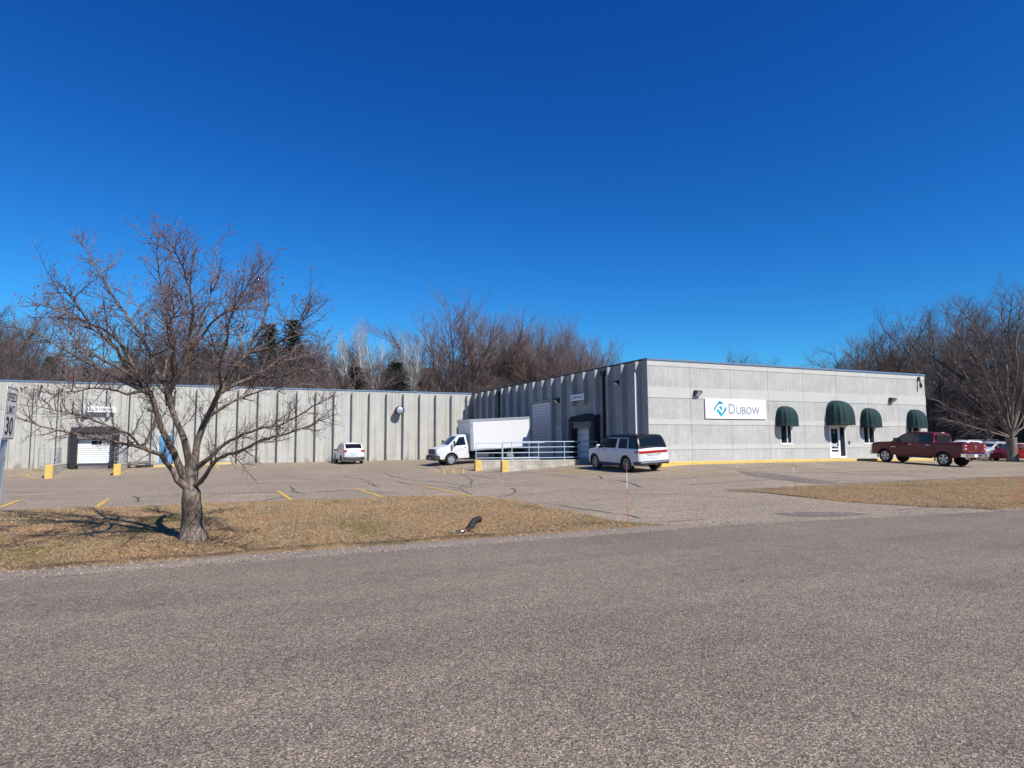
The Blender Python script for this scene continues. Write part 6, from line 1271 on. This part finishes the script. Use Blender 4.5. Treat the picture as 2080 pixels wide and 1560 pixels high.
SL = ['dark spruce left of the pair rising above the bare woods', 'tallest dark spruce above the long wall, right of the foreground tree crown', 'short dark green spruce above the wall, left of the white birches', 'short dark green spruce above the wall beside the white birches', 'green conifer in the woods at far left above the speed limit sign', 'dark conifer seen behind the right part of the foreground tree', 'dark conifer just left of the spruce pair', 'low green conifer at far left above the roof edge', 'low dark conifer behind the trunk side of the foreground tree', 'low dark conifer below the spruce pair', 'small dark conifer behind the centre of the foreground tree']
for i, (x, y, bz, h) in enumerate(DATA['spruce']):
    z = hz(x, y); s_ = (S1, S2)[i % 2]; t = thing('spruce_tree', SL[i], 'tree', (x, y, z), rs.random()*6, 'spruces behind the long wall'); k = (h+bz-z)/12; kk = k*(2.1 if i in (2, 3) else 1.55); t.scale = (kk, kk, k)
    for nm, me in (('trunk', s_[0]), ('foliage', s_[1])): link(bpy.data.objects.new(nm, me), t)
# --- the big multi-stemmed tree at right
def right_tree():
    rs = random.Random(5); t = thing('large_bare_tree', 'large bare many-stemmed tree with thick dark trunk at the right edge by the parked cars', 'tree'); big, mid, fine = TB(), TB(), TB(); tips = []
    for i, (pts, r0, r1) in enumerate(DATA['rlimbs']):
        if i == 0: q = [(pts[0][0], pts[0][1], pts[0][2]-.4)]+[tuple(p) for p in pts]; big.tube(q, [.52, .43, .38, .36, .40], 12); continue
        q = []
        for a, b in zip(pts[:-1], pts[1:]):
            for s_ in (0, .5): q.append(tuple(a[j]*(1-s_)+b[j]*s_+rs.uniform(-.05, .05) for j in range(3)))
        q.append(tuple(pts[-1])); q[0] = tuple(pts[0]); k = len(q)-1; big.tube(q, [r1+(r0-r1)*(1-j/k) for j in range(k+1)], 7)
        cfg = [dict(sp=.30, len=(1.0, 2.8), ang=(22, 52), r=.034, n=5, s=4, up=.12, trop=.25, wob=.10, t0=.18, tf=.5), dict(sp=.24, len=(.5, 1.2), ang=(22, 58), r=.018, n=3, s=3, up=.1, trop=.15, wob=.14, t0=.12), dict(sp=.13, len=(.25, .6), ang=(20, 50), r=.009, n=2, s=3, up=.05, wob=.16, t0=.15, taper=.6, o=2)]
        children(rs, [big, mid, fine], q, r0, r1, 0, cfg, tips)
    mid.f += [tuple(i+len(mid.v) for i in f) for f in fine.f]; mid.v += fine.v
    obj('trunk', big.mesh('trunk'), M_BARKG, t); obj('crown', mid.mesh('crown'), M_TWIGD, t)
right_tree()

# ------------------------------------------------------------------ small things on the verges
def marker(x, y, z, h, lean, label, m2=True):
    t = thing('snow_marker', label, 'marker stake', (x, y, z), 0, 'orange snow marker stakes'); q = lambda a: (lean[0]*a, lean[1]*a, h*a)
    mb = MB(); mb.tube([q(-.1), q(.62)], .0055, 6); obj('stake', mb, M_ORANGE, t, smooth=60)
    mb = MB(); mb.tube([q(.62), q(.88)], .0068, 6); obj('reflective_band', mb, M_SIGNW, t, smooth=60); mb = MB(); mb.tube([q(.88), q(1)], .0056, 6); obj('tip', mb, M_ORANGE, t, smooth=60)
marker(7.62, 11.02, .02, 1.22, (.02, .03), 'thin orange and white stake at the tip of the left verge by the driveway')
marker(16.9, 15.3, .04, .98, (0, .02), 'thin orange stake at the driveway end of the right verge')
marker(18.6, 10.06, .03, 1.2, (.75, -.25), 'leaning thin orange stake at the right edge of the picture')
# speed sign
sx, sy = -2.672, 11.80
t = thing('speed_limit_sign', 'grey metal SPEED LIMIT 30 sign on a steel post at the left edge', 'sign', (sx, sy, 0)); t.rotation_euler = (0, R(2.3), 0)
mb = MB(); mb.prism([(-.30, 1.805), (-.285, 1.79), (.285, 1.79), (.30, 1.805), (.30, 2.535), (.285, 2.55), (-.285, 2.55), (-.30, 2.535)], 'x', -.002, .004); obj('sign_plate', mb, M_SIGNG, t, fix=True)
mb = MB(); o_ = .0045
for (a, b, c_, d_) in ((-.285, .285, 2.525, 2.537), (-.285, .285, 1.802, 1.814), (-.287, -.275, 1.814, 2.525), (.275, .287, 1.814, 2.525)): mb.box(o_, o_+.001, a, b, c_, d_)
obj('border', mb, M_BLACK, t)
for s_, z_, h_, w_ in (('SPEED', 2.40, .125, .49), ('LIMIT', 2.22, .125, .41), ('30', 1.985, .27, .40)): text_fit('letters', s_, M_BLACK, t, face_plus_x(.006, 0, z_), w_, h_, .0008, .012 if h_ < .2 else .025)
mb = MB(); mb.prism([(-.055, -.03), (-.03, .03), (.03, .03), (.055, -.03), (.045, -.03), (.022, .018), (-.022, .018), (-.045, -.03)], 'z', -.4, 2.5)
p_ = obj('post', mb, M_STEEL, t, fix=True); p_.rotation_euler = (0, 0, R(90)); p_.location = (-.035, 0, 0)
for z_ in (1.86, 2.48): mb = MB(); mb.tube([(.004, 0, z_), (.010, 0, z_)], .012, 8); obj('bolt', mb, M_STEEL, t)
# black pipe end with leaf debris, culvert pipe
def gl(x, y):
    for _ in range(1): pass
    yb = float(np.interp(x, [-60, -4.6, 0, 8.4], [21.0, 20.6, 20.05, 19.75])); v = (y-10.93)/(yb-10.93); xe = float(np.interp(v, *VL_E)); return verge_l((x+60)/(xe+60), v)[2]
px_, py_ = 5.02, 12.75; gz_ = gl(px_, py_)
t = thing('drain_pipe', 'short bent black plastic drain pipe sticking out of the dry grass', 'pipe', (px_, py_, gz_))
mb = MB(); q = [(-.10, -.05, -.06), (-.06, -.03, .03), (-.01, 0, .10), (.06, .02, .155), (.13, .03, .175), (.19, .035, .165)]; rr = []
q2 = []; 
for i in range(len(q)-1):
    for s_ in (0, .33, .66): q2.append(tuple(q[i][j]*(1-s_)+q[i+1][j]*s_ for j in range(3)))
q2.append(q[-1]); mb.tube(q2, [(.062 if i % 2 else .070) for i in range(len(q2))], 14); obj('corrugated_pipe', mb, M_RUB, t, smooth=30)
t = thing('leaf_debris', 'small heap of reddish leaves and sticks beside the black pipe', 'leaves', (px_-.32, py_-.25, gl(px_-.32, py_-.25))); rs = random.Random(9)
for i in range(34):
    mb = MB(); s_ = rs.uniform(.02, .055); mb.add([(-s_, 0, 0), (0, -s_*.5, s_*.3), (s_, 0, .0), (0, s_*.5, s_*.25)], [(0, 1, 2), (0, 2, 3)]); o = obj('leaf', mb, M_BERRY if i % 3 else M_SIGNG, t); o.location = (rs.gauss(0, .16), rs.gauss(0, .06), .02+rs.random()*.03); o.rotation_euler = (rs.uniform(-.6, .6), rs.uniform(-.6, .6), rs.random()*6)
for i in range(5): mb = MB(); a = rs.random()*6; mb.tube([(-.12*math.cos(a), -.12*math.sin(a), .015), (.12*math.cos(a), .12*math.sin(a), .03)], .004, 4); obj('stick', mb, M_BARKG, t)
cx_, cy_ = 6.40, 12.02; cz_ = gl(cx_, cy_)
t = thing('culvert_pipe', 'end of a corrugated culvert pipe lying in the shallow ditch near the verge tip', 'pipe', (cx_, cy_, cz_-.015), R(37))
mb = MB(); n = 40; P = []
for i in range(n+1): x = -.65+1.25*i/n; rr = .075+(.005 if i % 2 else 0); P.append([(x, rr*math.cos(a), -.045+rr*math.sin(a)) for a in np.linspace(-.4, math.pi+.4, 14)])
mb.grid(P); obj('corrugated_pipe', mb, M_WALK, t, smooth=40)
mb = MB(); P = [[(x, .066*math.cos(a), -.045+.066*math.sin(a)) for a in np.linspace(-.4, math.pi+.4, 14)] for x in (-.64, .55)]; mb.grid(P); mb.add([(.3, .064*math.cos(a), -.045+.064*math.sin(a)) for a in np.linspace(0, 2*math.pi, 14)[:-1]], [tuple(range(13))]); obj('pipe_inside', mb, M_UNDER, t)
# leaf and debris specks along the ditch and the shoulder
def specks(name, n, fn, m, smin, smax, seed):
    rs = random.Random(seed); mb = MB()
    for _ in range(n):
        x, y = fn(rs); z = (gl(x, y) if y > 11.05 else lz(x, y)+.02)+.02; s_ = rs.uniform(smin, smax); a = rs.random()*6; ca, sa = math.cos(a)*s_, math.sin(a)*s_
        mb.add([(x-ca, y-sa, z), (x+sa*.5, y-ca*.5, z+s_*.3), (x+ca, y+sa, z), (x-sa*.5, y+ca*.5, z+s_*.2)], [(0, 1, 2), (0, 2, 3)])
    return tag(obj(name, mb, m), kind='stuff')
M_LEAF = mat('fallen_leaf', (.16, .09, .05), .9); _g = N(M_LEAF, 'ShaderNodeNewGeometry'); L(M_LEAF, ramp(M_LEAF, _g.outputs['Random Per Island'], [(0, (.05, .03, .02)), (.6, (.17, .09, .05)), (.95, (.34, .22, .13)), (1, (.7, .68, .62))]), BS(M_LEAF).inputs['Base Color'])
specks('fallen_leaves', 2600, lambda r: (r.uniform(-5, 7.6), min(19, max(11.2, r.gauss(12.25, .4)))), M_LEAF, .010, .030, 1)
specks('fallen_leaves', 700, lambda r: (r.gauss(-.1, .5), min(19, max(11.3, r.gauss(13.2, .4)))), M_LEAF, .010, .030, 2)
specks('fallen_leaves', 1200, lambda r: (r.uniform(4.6, 6.2), r.gauss(11.62, .10)), M_LEAF, .010, .028, 4)
specks('fallen_leaves', 900, lambda r: (r.uniform(-5, 7.8), r.uniform(11.2, 19.5)), M_LEAF, .008, .022, 3)
